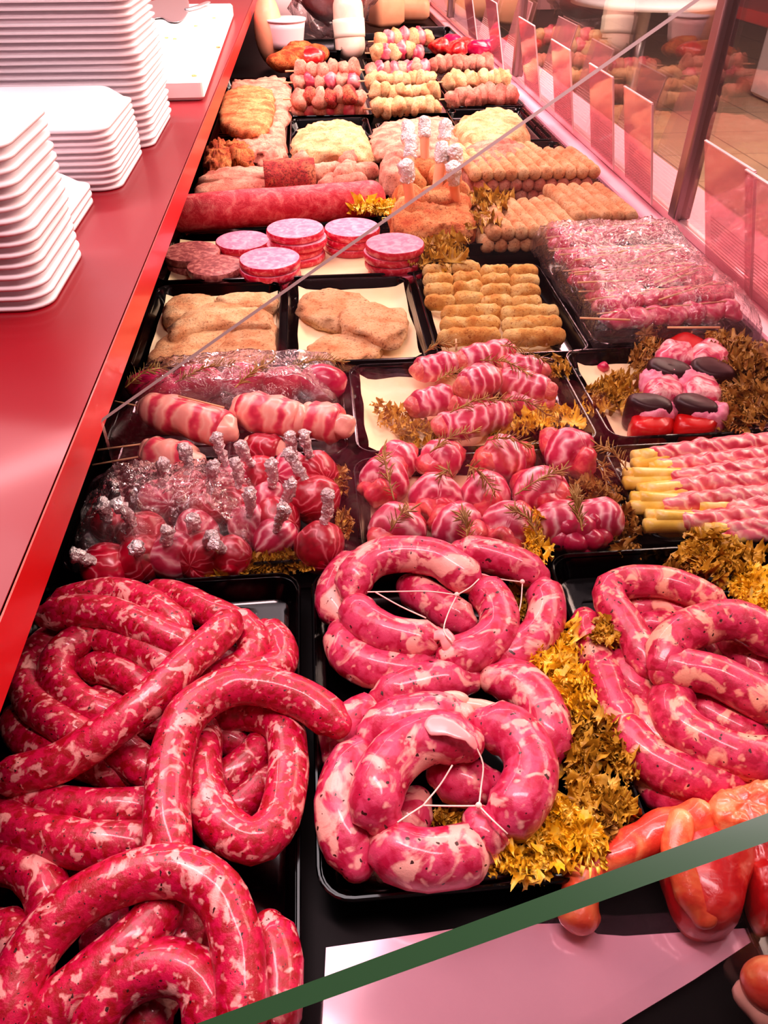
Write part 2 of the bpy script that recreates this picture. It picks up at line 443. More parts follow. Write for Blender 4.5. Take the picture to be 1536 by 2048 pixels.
def rrect(x0, x1, y0, y1, r, z, k=6):
    out = []
    for cx, cy, a0 in ((x1 - r, y1 - r, 0), (x0 + r, y1 - r, PI / 2), (x0 + r, y0 + r, PI), (x1 - r, y0 + r, 1.5 * PI)):
        for j in range(k + 1):
            a = a0 + PI / 2 * j / k; out.append((cx + r * math.cos(a), cy + r * math.sin(a), z))
    return out

def loft(rings, close_start=True, close_end=True):
    V = []; F = []; n = len(rings[0])
    for r in rings: V += r
    for i in range(len(rings) - 1):
        for k in range(n):
            a = i * n + k; b = i * n + (k + 1) % n; F.append((a, b, b + n, a + n))
    if close_start: F.append(tuple(reversed(range(n))))
    if close_end: F.append(tuple(range((len(rings) - 1) * n, len(rings) * n)))
    return V, F, None

def box(x0, x1, y0, y1, z0, z1, b=0.0):
    if b:
        return loft([rrect(x0 + b, x1 - b, y0 + b, y1 - b, b, z0, 3), rrect(x0, x1, y0, y1, b * 1.5, z0 + b, 3),
                     rrect(x0, x1, y0, y1, b * 1.5, z1 - b, 3), rrect(x0 + b, x1 - b, y0 + b, y1 - b, b, z1, 3)])
    V = [(x, y, z) for z in (z0, z1) for x, y in ((x0, y0), (x1, y0), (x1, y1), (x0, y1))]
    F = [(3, 2, 1, 0), (4, 5, 6, 7), (0, 1, 5, 4), (1, 2, 6, 5), (2, 3, 7, 6), (3, 0, 4, 7)]
    return V, F, None

def bar(a, b, w, h=None):
    """square stick between two points"""
    return tube([a, b], w, 4, 1.0, 'flat', raw=True)

def xform(data, M4):
    V, F, U = data
    V = np.asarray(V); M_ = np.array(M4)
    V = V @ M_[:3, :3].T + M_[:3, 3]
    return V, F, U
# ================================================================== THE PLACE
fl = mk('floor', box(-3, 9, -1.5, 16, -.95, -.9), M['tile'], smooth=False); fl['kind'] = 'structure'
wb = mk('wall_back', box(-2.5, .72, 5.6, 5.66, -.9, 1.7), M['wall'], smooth=False); wb['kind'] = 'structure'

ctr = thing('display_counter', 'long refrigerated meat counter with dark deck, metal posts and tall clear front glass', 'counter', (0.25, 2.6, -.9))
mk('cabinet', box(-.42, .86, -.3, 5.4, -.9, -.004), M['deck'], ctr, False)
mk('front_shelf', box(.66, .86, -.3, 5.4, -.003, .028, .003), M['shelf'], ctr, False)
mk('glass_channel', box(.70, .722, -.3, 5.4, .029, .045, .002), M['channel'], ctr, False)
for y in (1.46, 2.90, 4.4, .02):
    mk('post', box(.690, .724, y - .017, y + .017, .046, 1.25, .003), M['post'], ctr, False)
mk('back_panel', box(-.205, .698, 5.08, 5.12, .001, .62), M['wall'], ctr, False)
for y0, y1 in ((.037, 1.443), (1.477, 2.883), (2.917, 4.383), (4.417, 5.3)):
    g = mk('front_glass', box(.703, .711, y0, y1, .046, 1.25), M['glass_front'], ctr, False)
# comb-like vent running beside the trays
for k, (y0, y1) in enumerate(((1.30, 2.3), (2.32, 3.4))):
    parts = [box(.632, .655, y0, y1, 0.0, .012)]
    y = y0
    while y < y1: parts.append(box(.630, .657, y, y + .006, .012, .022)); y += .014
    solo('air_vent_grille', join(*parts), M['vent'], ['dark comb-like air vent along the trays, the nearer length', 'dark comb-like air vent along the trays, the farther length'][k], 'vent grille', smooth=False)

# ledge on the staff side
lx1 = -.209; lz = .2
led = thing('serving_ledge', 'glossy red worktop ledge carrying the white foam trays and cutting board', 'ledge', (-.7, 2.5, lz - .04))
mk('worktop', box(-1.6, lx1 - .003, -.4, 5.2, lz - .035, lz), M['ledge'], led, False)
mk('edge_trim', box(lx1 - .0028, lx1, -.4, 5.2, lz - .038, lz + .001, .001), M['ledge_edge'], led, False)
mk('support_panel', box(-1.6, -.44, -.4, 5.2, -.9, lz - .036), M['deck'], led, False)

# glass dividers standing across the deck, their top edge climbing to the customer side
def divider(name, y, th, xa, xb, za, slope, label, edge_mat, y_bot=.0):
    zb = za + slope * (xb - xa)
    V = [(x, yy, z) for yy in (y, y + th) for x, z in ((xa, y_bot), (xb, y_bot), (xb, zb), (xa, za))]
    F = [(0, 1, 2, 3), (7, 6, 5, 4), (3, 2, 6, 7), (1, 5, 6, 2), (4, 0, 3, 7), (0, 4, 5, 1)]
    o = mk(name, (V, F, None), [M['glass'], edge_mat], smooth=False)
    for i in (2, 3): o.data.polygons[i].material_index = 1
    return tag(o, label, 'glass divider')
divider('glass_divider', .547, .0072, -.189, .700, .207, .664, 'clear glass divider with grey slanted top edge crossing the middle of the counter', M['glass_edge_grey'])
divider('glass_divider', .085, .0065, -.206, .700, .148, .695, 'nearest clear glass divider with a thick green slanted edge at lower right', M['glass_edge'])

# ------------------------------------------------------------------ price boards on the front shelf
def price_board(y, xb, w, h, lean, label, turn=0.0, hatch=True):
    t = thing('price_board', label, 'price board', (xb, y, .046), 'acrylic price boards along the front glass')
    dx = Vector((math.sin(turn), math.cos(turn), 0)); up = Vector((-math.sin(lean), 0, math.cos(lean)))
    nrm = dx.cross(up).normalized() * .0015
    o = Vector((xb, y, .0465))
    def quad(a0, a1, b0, b1, th=1.0, off=0.0):
        P = []
        for s in (-1, 1):
            for a, b in ((a0, b0), (a1, b0), (a1, b1), (a0, b1)): P.append(tuple(o + dx * a + up * b + nrm * (s * th + off)))
        return P, [(3, 2, 1, 0), (4, 5, 6, 7), (0, 1, 5, 4), (1, 2, 6, 5), (2, 3, 7, 6), (3, 0, 4, 7)], None
    pn = mk('panel', quad(-w / 2, w / 2, 0, h), M['acrylic'], t, False)
    mk('edge_strip', join(quad(-w / 2, w / 2, h, h + .002, 1.3), quad(-w / 2 - .002, -w / 2, 0, h, 1.3)), M['acrylic_edge'], t, False)
    if hatch:
        mk('hatching', join(*[quad(-w * .42, w * .42, h * .10 + k * .006, h * .10 + k * .006 + .0016, .3, 2.2) for k in range(11)]), M['acrylic_edge'], pn, False)
    return t
PB = [(.965, .670, .25, .20, .30, 'largest price board, nearest to the camera at the right edge'),
      (1.16, .672, .17, .20, .28, 'pink price board just in front of the near metal post'),
      (1.62, .682, .16, .19, .22, 'frosted price board just behind the near metal post'),
      (1.87, .682, .17, .19, .20, 'second frosted price board behind the near metal post'),
      (2.22, .685, .18, .19, .20, 'frosted price board halfway between the two metal posts'),
      (2.58, .685, .20, .20, .22, 'frosted price board just in front of the far metal post'),
      (3.12, .685, .20, .20, .22, 'frosted price board just behind the far metal post'),
      (3.62, .685, .20, .20, .22, 'farthest frosted price board by the red meat tray')]
for y, xb, w, h, lean, lab in PB: price_board(y, xb, w, h, lean, lab)

# ------------------------------------------------------------------ the shop beyond the glass
tb = thing('shop_table', 'white round table in the shop beyond the front glass', 'table', (2.5, 6.5, -.9))
mk('tabletop', tube([(2.5, 6.5, -.12), (2.5, 6.5, -.08)], .55, 40, 1, 'flat', raw=True), M['foam'], tb)
mk('pedestal', tube([(2.5, 6.5, -.89), (2.5, 6.5, -.13)], .05, 16, 1, 'flat', raw=True), M['steel'], tb)
tb = thing('shop_freezer', 'low grey and white chest freezer in the shop beyond the glass', 'freezer', (4.6, 6.4, -.9))
mk('body', box(3.9, 5.3, 5.6, 7.3, -.89, -.2, .03), M['foam'], tb, False)
mk('lid', box(3.88, 5.32, 5.58, 7.32, -.19, -.12, .02), M['steel'], tb, False)

# ------------------------------------------------------------------ things on the ledge
def foam_shape(w, d, h=.024):
    hw, hd = w / 2, d / 2; t = .0035
    R = [rrect(-hw + .036, hw - .036, -hd + .036, hd - .036, .015, h - .0035), rrect(-hw + .031, hw - .031, -hd + .031, hd - .031, .018, h - .0035), rrect(-hw + .008, hw - .008, -hd + .008, hd - .008, .026, .0005), rrect(-hw, hw, -hd, hd, .030, 0), rrect(-hw, hw, -hd, hd, .030, .0035), rrect(-hw + .006, hw - .006, -hd + .006, hd - .006, .027, .0045),
         rrect(-hw + .026, hw - .026, -hd + .026, hd - .026, .022, h - .002), rrect(-hw + .030, hw - .030, -hd + .030, hd - .030, .020, h),
         rrect(-hw + .036, hw - .036, -hd + .036, hd - .036, .015, h), rrect(-hw + .040, hw - .040, -hd + .040, hd - .040, .012, h - .002)]
    return loft(R)
def foam_stack(xr, y0, y1, wid, n, pitch, where, top_label, mis=.0015):
    d = y1 - y0; base = None
    g = 'white foam trays in ' + where
    for k in range(n):
        lab = ('lowest white foam tray in ' + where) if k == 0 else (top_label if k == n - 1 else 'white foam tray in %s, %s from the bottom' % (where, ORD[k] if k < 20 else ['twenty-first', 'twenty-second', 'twenty-third', 'twenty-fourth', 'twenty-fifth', 'twenty-sixth'][k - 20]))
        loc = (xr - wid / 2 + random.uniform(-mis, mis), (y0 + y1) / 2 + random.uniform(-mis, mis), lz + .0012 + k * pitch)
        if base is None:
            base = solo('foam_tray', foam_shape(wid, d), M['foam'], lab, 'foam tray', g); base.location = loc
        else:
            o = copy_thing(base, loc, lab, random.uniform(-.012, .012), g)
foam_stack(-.290, .785, .965, .22, 15, .0112, 'the stack nearest the camera', 'top white foam tray of the stack nearest the camera')
foam_stack(-.318, 1.00, 1.17, .22, 3, .0095, 'the low stack between two tall ones', 'top white foam tray of the low stack between taller ones')
foam_stack(-.290, 1.195, 1.425, .27, 10, .0088, 'the middle stack with a clear upturned top', 'upturned top foam tray of the middle stack, its whole base showing')
foam_stack(-.275, 1.435, 1.69, .30, 25, .0105, 'the tallest stack beside the cutting board', 'top white foam tray of the tallest stack', .0025)

bd = mk('cutting_board', box(-.62, -.238, 1.80, 3.12, lz + .001, lz + .040, .006), M['board'], smooth=False)
bd.rotation_euler = (0, 0, .02)
tag(bd, 'thick white plastic cutting board lying on the red ledge with crumbs', 'cutting board')
for k, (a, b) in enumerate(((350, 78), (392, 52), (333, 76), (428, 36), (388, 152), (436, 95))):
    p = W(a, b, lz + .041)
    solo('meat_crumb', ball(p + Vector((0, 0, .0005)), .0045, 1.3, .8, .5, 5, .3, 90, k), M['bread_gold'],
         'tiny golden crumb on the white cutting board, %s' % ['left of centre', 'near the far edge', 'leftmost of them', 'at the far right corner', 'at the near edge', 'on the right side'][k], 'crumb', 'crumbs on the cutting board')
# serving slice with round blade
sp = thing('serving_slice', 'steel serving utensil with a rounded blade lying at the far end of the board', 'utensil', W(340, 20, lz + .045))
c = W(345, 18, lz + .046)
mk('blade', slab([(285, 8), (300, 2), (330, -4), (372, -4), (376, 20), (362, 40), (340, 42), (322, 34), (295, 38), (284, 30)], lz + .043, .003, 0, dome=0), M['steel'], sp)
mk('handle', tube([W(374, 18, lz + .048), W(395, 12, lz + .050), W(416, 4, lz + .050)], .009, 10, .01, 'round', flat=.35), M['steel'], sp)

# ------------------------------------------------------------------ black trays
def tray(x0, x1, y0, y1, label, h=.028, z=.001, r=.022, ribs=True, group='black display trays'):
    fl_ = .012
    R = [rrect(x0 + fl_, x1 - fl_, y0 + fl_, y1 - fl_, r * .8, z), rrect(x0 + .004, x1 - .004, y0 + .004, y1 - .004, r, z + h - .003),
         rrect(x0, x1, y0, y1, r + .003, z + h - .003), rrect(x0, x1, y0, y1, r + .003, z + h - .0012), rrect(x0 + .001, x1 - .001, y0 + .001, y1 - .001, r + .002, z + h),
         rrect(x0 + .0026, x1 - .0026, y0 + .0026, y1 - .0026, r - .001, z + h), rrect(x0 + .0038, x1 - .0038, y0 + .0038, y1 - .0038, r - .002, z + h - .003),
         rrect(x0 + fl_ + .001, x1 - fl_ - .001, y0 + fl_ + .001, y1 - fl_ - .001, r * .7, z + .005), rrect(x0 + fl_ + .006, x1 - fl_ - .006, y0 + fl_ + .006, y1 - fl_ - .006, r * .5, z + .0025)]
    parts = [loft(R)]
    if ribs:
        y = y0 + .04
        while y < y1 - .04: parts.append(box(x0 + .03, x1 - .03, y, y + .0022, z + .0024, z + .0040)); y += .028
        parts.append(box((x0 + x1) / 2 - .001, (x0 + x1) / 2 + .001, y0 + .03, y1 - .03, z + .0024, z + .0042))
    o = solo('display_tray', join(*parts), M['tray'], label, 'tray', group, False)
    try:
        o.data.set_sharp_from_angle(angle=.6)
        for p in o.data.polygons: p.use_smooth = True
    except Exception: pass
    return o

def paper(x0, x1, y0, y1, label, z=.0062, curl=.012, seed=0):
    nx, ny = 14, 14; V = []; F = []
    for s in (0, 1):
        for j in range(ny + 1):
            for i in range(nx + 1):
                u, v = i / nx, j / ny
                e = max(0, abs(u - .5) * 2 - .75) / .25, max(0, abs(v - .5) * 2 - .8) / .2
                x = x0 + (x1 - x0) * u + .003 * noise.noise(Vector((v * 4, seed, u))); y = y0 + (y1 - y0) * v + .004 * noise.noise(Vector((u * 4, seed + 3, v)))
                zz = z + curl * (e[0] ** 2 * .5 + e[1] ** 2 * .5) + .0012 * noise.noise(Vector((u * 5, v * 5, seed))) + .0012
                V.append((x, y, zz - s * .0003))
    n = (nx + 1) * (ny + 1)
    for j in range(ny):
        for i in range(nx):
            a = j * (nx + 1) + i
            F.append((a, a + 1, a + nx + 2, a + nx + 1)); F.append((n + a, n + a + nx + 1, n + a + nx + 2, n + a + 1))
    return solo('liner_paper', (V, F, None), M['paper'], label, 'liner paper', 'cream liner papers')

# front row
tray(-.300, -.036, .094, .540, 'large black tray at lower left under the heap of thin red sausages', .030)
tray(-.026, .200, .222, .540, 'black tray in the centre under the coils of plump pink sausage', .030)
tray(.210, .450, .235, .543, 'black tray at the right under the peppered sausages', .030)
# second row
tray(-.275, .014, .556, .728, 'black tray under the foil-tipped bacon lollipops')
tray(.024, .314, .556, .728, 'black tray under the bacon-wrapped roulades with rosemary')
tray(.325, .620, .556, .728, 'black tray under the bacon-wound asparagus', )
# third row
tray(-.275, .022, .738, .955, 'black tray under the large pale bacon rolls with wooden sticks')
tray(.030, .330, .738, .955, 'black tray half covered with cream paper under striped bacon rolls')
tray(.343, .640, .742, .972, 'black tray under the two pepper and aubergine skewers')
# fourth row
tray(-.278, -.066, .966, 1.258, 'black tray at the ledge under four pale breaded cutlets')
tray(-.058, .150, .966, 1.262, 'black tray with cream paper and three breaded cutlets, right of its twin')
tray(.160, .388, .966, 1.300, 'black tray under the rows of golden crumbed rolls')
tray(.398, .650, .985, 1.385, 'black tray wrapped in film under the raw meat skewers')
# fifth row and beyond
tray(-.285, .180, 1.275, 1.66, 'wide black tray under the loaf and stacked burger patties')
tray(.190, .395, 1.40, 1.66, 'black tray beside lettuce left of the stacked croquettes, ribbed base bare')
tray(.40, .645, 1.40, 2.12, 'long black tray under the stacked crumbed croquettes, its far end empty')
tray(-.29, .165, 1.70, 2.04, 'black tray under the flat steaks and small pink rolls')
tray(.175, .39, 1.68, 2.36, 'black tray with cream paper under the foil-tipped chicken')
tray(-.300, -.072, 2.05, 3.05, 'long black tray beside the ledge under the heap of breaded steaks')
tray(-.064, .160, 2.06, 2.43, 'black tray under one large domed pale breaded fillet')
tray(.400, .640, 2.14, 2.52, 'black tray under the pale breaded fillet at the right')
tray(-.070, .190, 2.46, 3.36, 'black tray under the pink cube skewers at the left')
tray(.205, .430, 2.46, 3.40, 'black tray under the three rows of peach cube skewers in the middle')
tray(.440, .656, 2.54, 3.50, 'black tray under the cube skewers at the right')
tray(.225, .50, 3.50, 4.05, 'small far tray under two red and peach cube skewers')
tray(.51, .655, 3.56, 4.10, 'far black tray under loose dark red meat', .045)
tray(-.095, .13, 3.38, 3.66, 'far dark tray under glazed chicken pieces', .06)

# cream papers
paper(.046, .200, .758, .935, 'cream paper bare in the left half of the striped roll tray', seed=1, curl=.016)
paper(.362, .52, .758, .950, 'cream paper left of the pepper and aubergine skewers', seed=2)
paper(.345, .52, .568, .712, 'cream paper under the asparagus stalks', seed=3)
paper(-.040, .140, .985, 1.242, 'cream paper under the three breaded cutlets', seed=4, curl=.018)
paper(-.262, -.075, .985, 1.240, 'cream paper under the four breaded cutlets by the ledge', seed=5)
paper(.175, .34, .985, 1.24, 'cream paper under the golden crumbed rolls', seed=6)
paper(-.27, .165, 1.29, 1.50, 'cream paper under the stacked burger patties', seed=7)
paper(.185, .30, 1.70, 2.20, 'cream paper left of the foil-tipped chicken', seed=8)
paper(.04, .18, .565, .71, 'cream paper showing below the bacon-wrapped roulades', seed=9, curl=.004)
# ================================================================== SAUSAGES
def sausage(path, r, mat, label, group, seed=0, tip=True, tw=.04):
    """path = (px, py, z of the middle)"""
    P = [W(a, b, c) for a, b, c in path]
    d = tube(P, r, 20, r * .45, 'round', .07, 55, lambda u: 1 - .32 * max(0, 1 - min(u, 1 - u) / .05) ** 2, rseed=seed)
    return solo('sausage', d, mat, label, 'sausage', group)
G1 = 'thin red sausages heaped in the lower left tray'
R1 = .0150
FL = [
 ([(0, 1556, .055), (60, 1545, .058), (125, 1522, .062), (205, 1472, .070), (300, 1398, .075), (385, 1316, .076), (440, 1268, .072), (462, 1240, .064)], R1, 'long straight thin red sausage lying diagonally on top of the upper heap'),
 ([(88, 1232, .060), (150, 1222, .062), (222, 1228, .062), (290, 1255, .062), (350, 1283, .058), (395, 1300, .05)], R1, 'thin red sausage crossing the top of the upper heap with a big white fat spot'),
 ([(110, 1212, .042), (170, 1194, .046), (235, 1186, .048), (290, 1203, .05), (335, 1235, .052), (365, 1262, .05)], R1, 'thin red sausage at the very back of the upper heap, left half'),
 ([(300, 1188, .030), (350, 1192, .036), (405, 1218, .042), (455, 1240, .044), (500, 1262, .04)], R1, 'thin red sausage at the very back of the upper heap, right half'),
 ([(197, 1273, .042), (250, 1287, .046), (305, 1308, .048), (355, 1338, .046)], R1 * 1.04, 'short thin red sausage inside the ring of the upper heap, above the white-ended one'),
 ([(178, 1272, .048), (128, 1302, .046), (112, 1350, .044), (142, 1395, .044), (200, 1425, .042), (255, 1440, .035)], R1, 'thin red sausage curled as the inner left ring of the upper heap'),
 ([(168, 1336, .034), (220, 1338, .037), (265, 1356, .038), (310, 1390, .034)], R1 * .95, 'short thin red sausage with a white end, inside the upper ring'),
 ([(128, 1262, .032), (82, 1300, .032), (54, 1350, .036), (66, 1402, .040), (118, 1444, .043), (178, 1482, .04)], R1, 'thin red sausage curled as the outer left ring of the upper heap'),
 ([(30, 1430, .018), (60, 1482, .022), (130, 1512, .026), (200, 1532, .026), (260, 1560, .022)], R1, 'thin red sausage low at the left edge under the diagonal one'),
 ([(468, 1236, .046), (505, 1275, .046), (496, 1325, .046), (440, 1358, .044), (375, 1380, .04)], R1, 'thin red sausage bending down at the right of the upper heap'),
 ([(528, 1258, .034), (560, 1292, .036), (555, 1335, .04), (505, 1352, .046), (440, 1365, .048)], R1, 'outermost thin red sausage hooked at the right of the upper heap'),
 ([(678, 1452, .056), (640, 1420, .060), (590, 1392, .066), (530, 1374, .072), (470, 1372, .076), (412, 1395, .078), (368, 1440, .078), (343, 1510, .076), (334, 1600, .074), (336, 1700, .07), (340, 1760, .06)], R1 * 1.06, 'long thin red sausage hooked over the tray rim, its tip touching the next tray'),
 ([(410, 1455, .046), (402, 1510, .050), (410, 1592, .054), (446, 1652, .054), (501, 1682, .052), (547, 1654, .05), (570, 1592, .048), (576, 1510, .046), (560, 1448, .044), (501, 1424, .04), (430, 1428, .04)], R1 * 1.04, 'thin red sausage closed into an upright oval loop at the right of the heap'),
 ([(415, 1470, .024), (455, 1478, .024), (490, 1490, .022)], R1 * .9, 'short piece of thin red sausage at the top inside the oval loop'),
 ([(425, 1575, .026), (470, 1545, .028), (510, 1510, .028), (540, 1470, .024)], R1 * .95, 'thin red sausage slanting through the middle of the oval loop'),
 ([(430, 1640, .016), (480, 1608, .018), (520, 1568, .018), (545, 1530, .016)], R1 * .95, 'thin red sausage lowest inside the oval loop'),
 ([(5, 1585, .036), (90, 1608, .040), (190, 1620, .042), (260, 1618, .042), (330, 1612, .034)], R1, 'shiny thin red sausage lying level across the middle left, the upper of two'),
 ([(-10, 1640, .042), (60, 1668, .046), (150, 1686, .048), (240, 1690, .046), (325, 1682, .036)], R1 * 1.08, 'shiny thin red sausage lying level across the middle left, the lower of two'),
 ([(170, 1470, .018), (240, 1455, .020), (320, 1440, .022), (380, 1430, .02)], R1, 'thin red sausage mostly hidden below the diagonal one'),
 ([(215, 1475, .036), (255, 1510, .036), (295, 1540, .034), (335, 1555, .028)], R1, 'stubby thin red sausage with a white blotch beneath the diagonal one'),
 ([(5, 2075, .056), (42, 1945, .062), (104, 1852, .068), (188, 1786, .072), (292, 1746, .074), (375, 1746, .074), (437, 1786, .072), (467, 1856, .068), (480, 1940, .062), (487, 2075, .054)], R1 * 1.06, 'long thin red sausage arching like a horseshoe over the nearest heap'),
 ([(343, 1795, .052), (290, 1862, .056), (225, 1918, .056), (160, 1972, .054), (100, 2025, .05), (50, 2080, .045)], R1 * 1.02, 'thin red sausage lying diagonally under the horseshoe'),
 ([(172, 2075, .044), (208, 2002, .050), (262, 1952, .054), (328, 1932, .056), (385, 1948, .056), (415, 1995, .052), (425, 2075, .046)], R1 * 1.06, 'short thin red sausage arched inside the horseshoe'),
 ([(-15, 1722, .038), (45, 1732, .040), (88, 1772, .040), (102, 1830, .036), (95, 1880, .03)], R1 * 1.02, 'thin red sausage bending down at the left picture edge'),
 ([(-10, 1850, .03), (35, 1885, .034), (60, 1935, .032), (40, 2000, .028)], R1 * 1.05, 'thin red sausage in the lower left corner beside the horseshoe'),
 ([(536, 1850, .030), (553, 1900, .032), (556, 1965, .032), (545, 2075, .03)], R1 * 1.05, 'short upright thin red sausage beside the tray wall at the bottom'),
 ([(372, 1790, .024), (388, 1850, .026), (340, 1910, .026), (285, 1925, .02)], R1, 'thin red sausage half hidden in the shade of the horseshoe'),
 ([(405, 1860, .02), (440, 1910, .02), (430, 1960, .018)], R1, 'short thin red sausage deep inside the horseshoe on the right'),
 ([(330, 2000, .018), (300, 2030, .018), (280, 2080, .018)], R1, 'thin red sausage glimpsed below the inner arch'),
 ([(160, 1745, .018), (195, 1790, .02), (215, 1850, .018), (190, 1920, .016)], R1, 'thin red sausage going down behind the horseshoe, left of its crown'),
 ([(410, 1290, .02), (440, 1310, .02), (480, 1330, .018)], R1 * .9, 'short thin red sausage in the gap right of the diagonal one'),
 ([(190, 1385, .018), (225, 1400, .018), (270, 1420, .018)], R1 * .9, 'short thin red sausage at the bottom of the upper ring'),
]
for i, (p, r, l) in enumerate(FL): sausage(p, r, M['salsiccia'], l, G1, i)

G2 = 'plump pink sausages coiled in the centre tray'
R2 = .0182
FM = [
 ([(705, 1188, .050), (712, 1150, .056), (750, 1118, .060), (810, 1108, .062), (875, 1118, .062), (920, 1146, .06), (945, 1166, .052)], R2, 'plump pink sausage arching over the top of the far coil'),
 ([(962, 1172, .046), (996, 1218, .048), (994, 1268, .048), (950, 1302, .047), (895, 1318, .044)], R2, 'plump pink sausage closing the far coil on its right'),
 ([(710, 1205, .046), (722, 1236, .048), (760, 1262, .049), (815, 1278, .049), (872, 1280, .046)], R2 * .97, 'plump pink sausage inside the far coil ending in a twisted casing knot'),
 ([(815, 1172, .030), (855, 1196, .034), (905, 1228, .036), (932, 1250, .034)], R2 * .98, 'plump pink sausage lying across the middle of the far coil'),
 ([(712, 1122, .028), (676, 1160, .029), (666, 1205, .029), (682, 1238, .026)], R2 * .95, 'plump pink sausage low at the left of the far coil'),
 ([(682, 1262, .030), (695, 1305, .032), (740, 1334, .033), (805, 1342, .033), (860, 1328, .03)], R2, 'plump pink sausage curved along the near left of the far coil'),
 ([(918, 1104, .050), (975, 1110, .052), (1037, 1130, .050), (1078, 1155, .042)], R2 * .97, 'plump pink sausage lying behind the far coil at the upper right'),
 ([(1085, 1175, .040), (1095, 1215, .041), (1082, 1262, .041), (1040, 1300, .038), (985, 1330, .03)], R2 * .97, 'plump pink sausage hanging at the far right of the centre tray'),
 ([(760, 1405, .028), (820, 1376, .032), (885, 1360, .034), (940, 1358, .032)], R2 * 1.03, 'plump pink sausage along the back of the near coil'),
 ([(985, 1358, .036), (1040, 1368, .038), (1080, 1412, .038), (1096, 1465, .036), (1090, 1512, .03)], R2 * 1.08, 'plump pink sausage round the back right of the near coil'),
 ([(672, 1515, .022), (685, 1462, .024), (720, 1432, .026), (755, 1422, .024)], R2 * .95, 'plump pink sausage at the back left of the near coil'),
 ([(738, 1474, .046), (785, 1446, .050), (850, 1430, .051), (925, 1436, .048)], R2 * 1.0, 'plump pink sausage arched behind the tied near ring'),
 ([(938, 1488, .062), (878, 1472, .065), (812, 1495, .066), (768, 1545, .066), (752, 1600, .063), (768, 1640, .056)], R2 * 1.1, 'plump pink sausage forming the left side of the tied near ring'),
 ([(965, 1450, .054), (1022, 1464, .058), (1058, 1510, .060), (1060, 1562, .060), (1035, 1612, .058), (998, 1642, .05)], R2 * 1.12, 'thick pink sausage forming the right side of the tied near ring'),
 ([(880, 1545, .032), (930, 1566, .034), (985, 1572, .033)], R2 * 1.0, 'plump pink sausage lying inside the tied near ring'),
 ([(728, 1500, .042), (694, 1548, .042), (680, 1607, .041), (690, 1668, .039), (718, 1730, .034)], R2 * 1.05, 'plump pink sausage standing along the left tray wall'),
 ([(775, 1672, .046), (800, 1706, .047), (855, 1720, .047), (915, 1712, .044), (955, 1700, .038)], R2 * 1.12, 'plump pink sausage closing the near ring at the front'),
 ([(955, 1640, .048), (970, 1672, .046), (975, 1700, .04)], R2 * .95, 'short end of plump pink sausage at the front of the near ring'),
 ([(835, 1600, .02), (815, 1640, .02), (810, 1670, .02)], R2 * .95, 'plump pink sausage glimpsed below the inner left of the near ring'),
]
for i, (p, r, l) in enumerate(FM): sausage(p, r, M['coil'], l, G2, i + 40)

G3 = 'peppered sausages heaped in the right tray'
R3 = .0145
FR = [
 ([(1293, 1338, .052), (1275, 1288, .054), (1245, 1240, .056), (1222, 1205, .056), (1222, 1176, .058), (1270, 1163, .060), (1332, 1166, .060), (1391, 1186, .058), (1440, 1215, .05)], R3 * 1.05, 'peppered sausage bent into a hook over the back of the right tray'),
 ([(1250, 1220, .034), (1314, 1216, .036), (1377, 1226, .036), (1430, 1245, .034)], R3, 'peppered sausage straight behind the hooked one'),
 ([(1275, 1255, .034), (1330, 1250, .036), (1380, 1262, .034)], R3, 'short peppered sausage inside the hook, nearer than the straight one'),
 ([(1322, 1330, .066), (1352, 1276, .070), (1412, 1246, .072), (1471, 1240, .073), (1520, 1262, .070), (1560, 1300, .06)], R3 * 1.22, 'thick peppered sausage arching on top at the right edge'),
 ([(1322, 1348, .060), (1366, 1338, .064), (1436, 1354, .064), (1495, 1384, .062), (1560, 1422, .056)], R3 * 1.2, 'peppered sausage with an open end running to the right edge'),
 ([(1352, 1378, .046), (1342, 1420, .048), (1372, 1462, .050), (1436, 1500, .050), (1488, 1516, .05), (1560, 1520, .046)], R3 * 1.22, 'peppered sausage curved along the near side of the ring'),
 ([(1396, 1390, .034), (1414, 1426, .036), (1464, 1456, .036), (1530, 1482, .034)], R3 * 1.1, 'peppered sausage inside the near ring at the right'),
 ([(1450, 1280, .036), (1488, 1312, .038), (1525, 1362, .036)], R3 * 1.1, 'peppered sausage slanting under the top arch at the right edge'),
 ([(1168, 1235, .030), (1183, 1285, .034), (1207, 1345, .036), (1228, 1400, .036), (1252, 1455, .036)], R3 * 1.1, 'peppered sausage running down the left side behind the yellow lettuce'),
 ([(1236, 1440, .034), (1278, 1500, .036), (1331, 1540, .036), (1405, 1562, .036), (1478, 1575, .032)], R3 * 1.2, 'peppered sausage running along the front of the right tray'),
 ([(1243, 1308, .036), (1258, 1357, .036), (1290, 1410, .032)], R3 * 1.1, 'short peppered sausage in the middle with a grey mark'),
 ([(1248, 1410, .028), (1295, 1458, .030), (1335, 1510, .028)], R3 * 1.1, 'peppered sausage between the left one and the ring'),
 ([(1290, 1560, .018), (1340, 1592, .018), (1410, 1605, .018)], R3 * 1.1, 'peppered sausage lowest at the front of the right tray'),
 ([(1330, 1290, .030), (1390, 1300, .032), (1430, 1320, .03)], R3, 'peppered sausage hidden under the crossing of the two arches'),
]
for i, (p, r, l) in enumerate(FR): sausage(p, r, M['herb_sausage'], l, G3, i + 70)

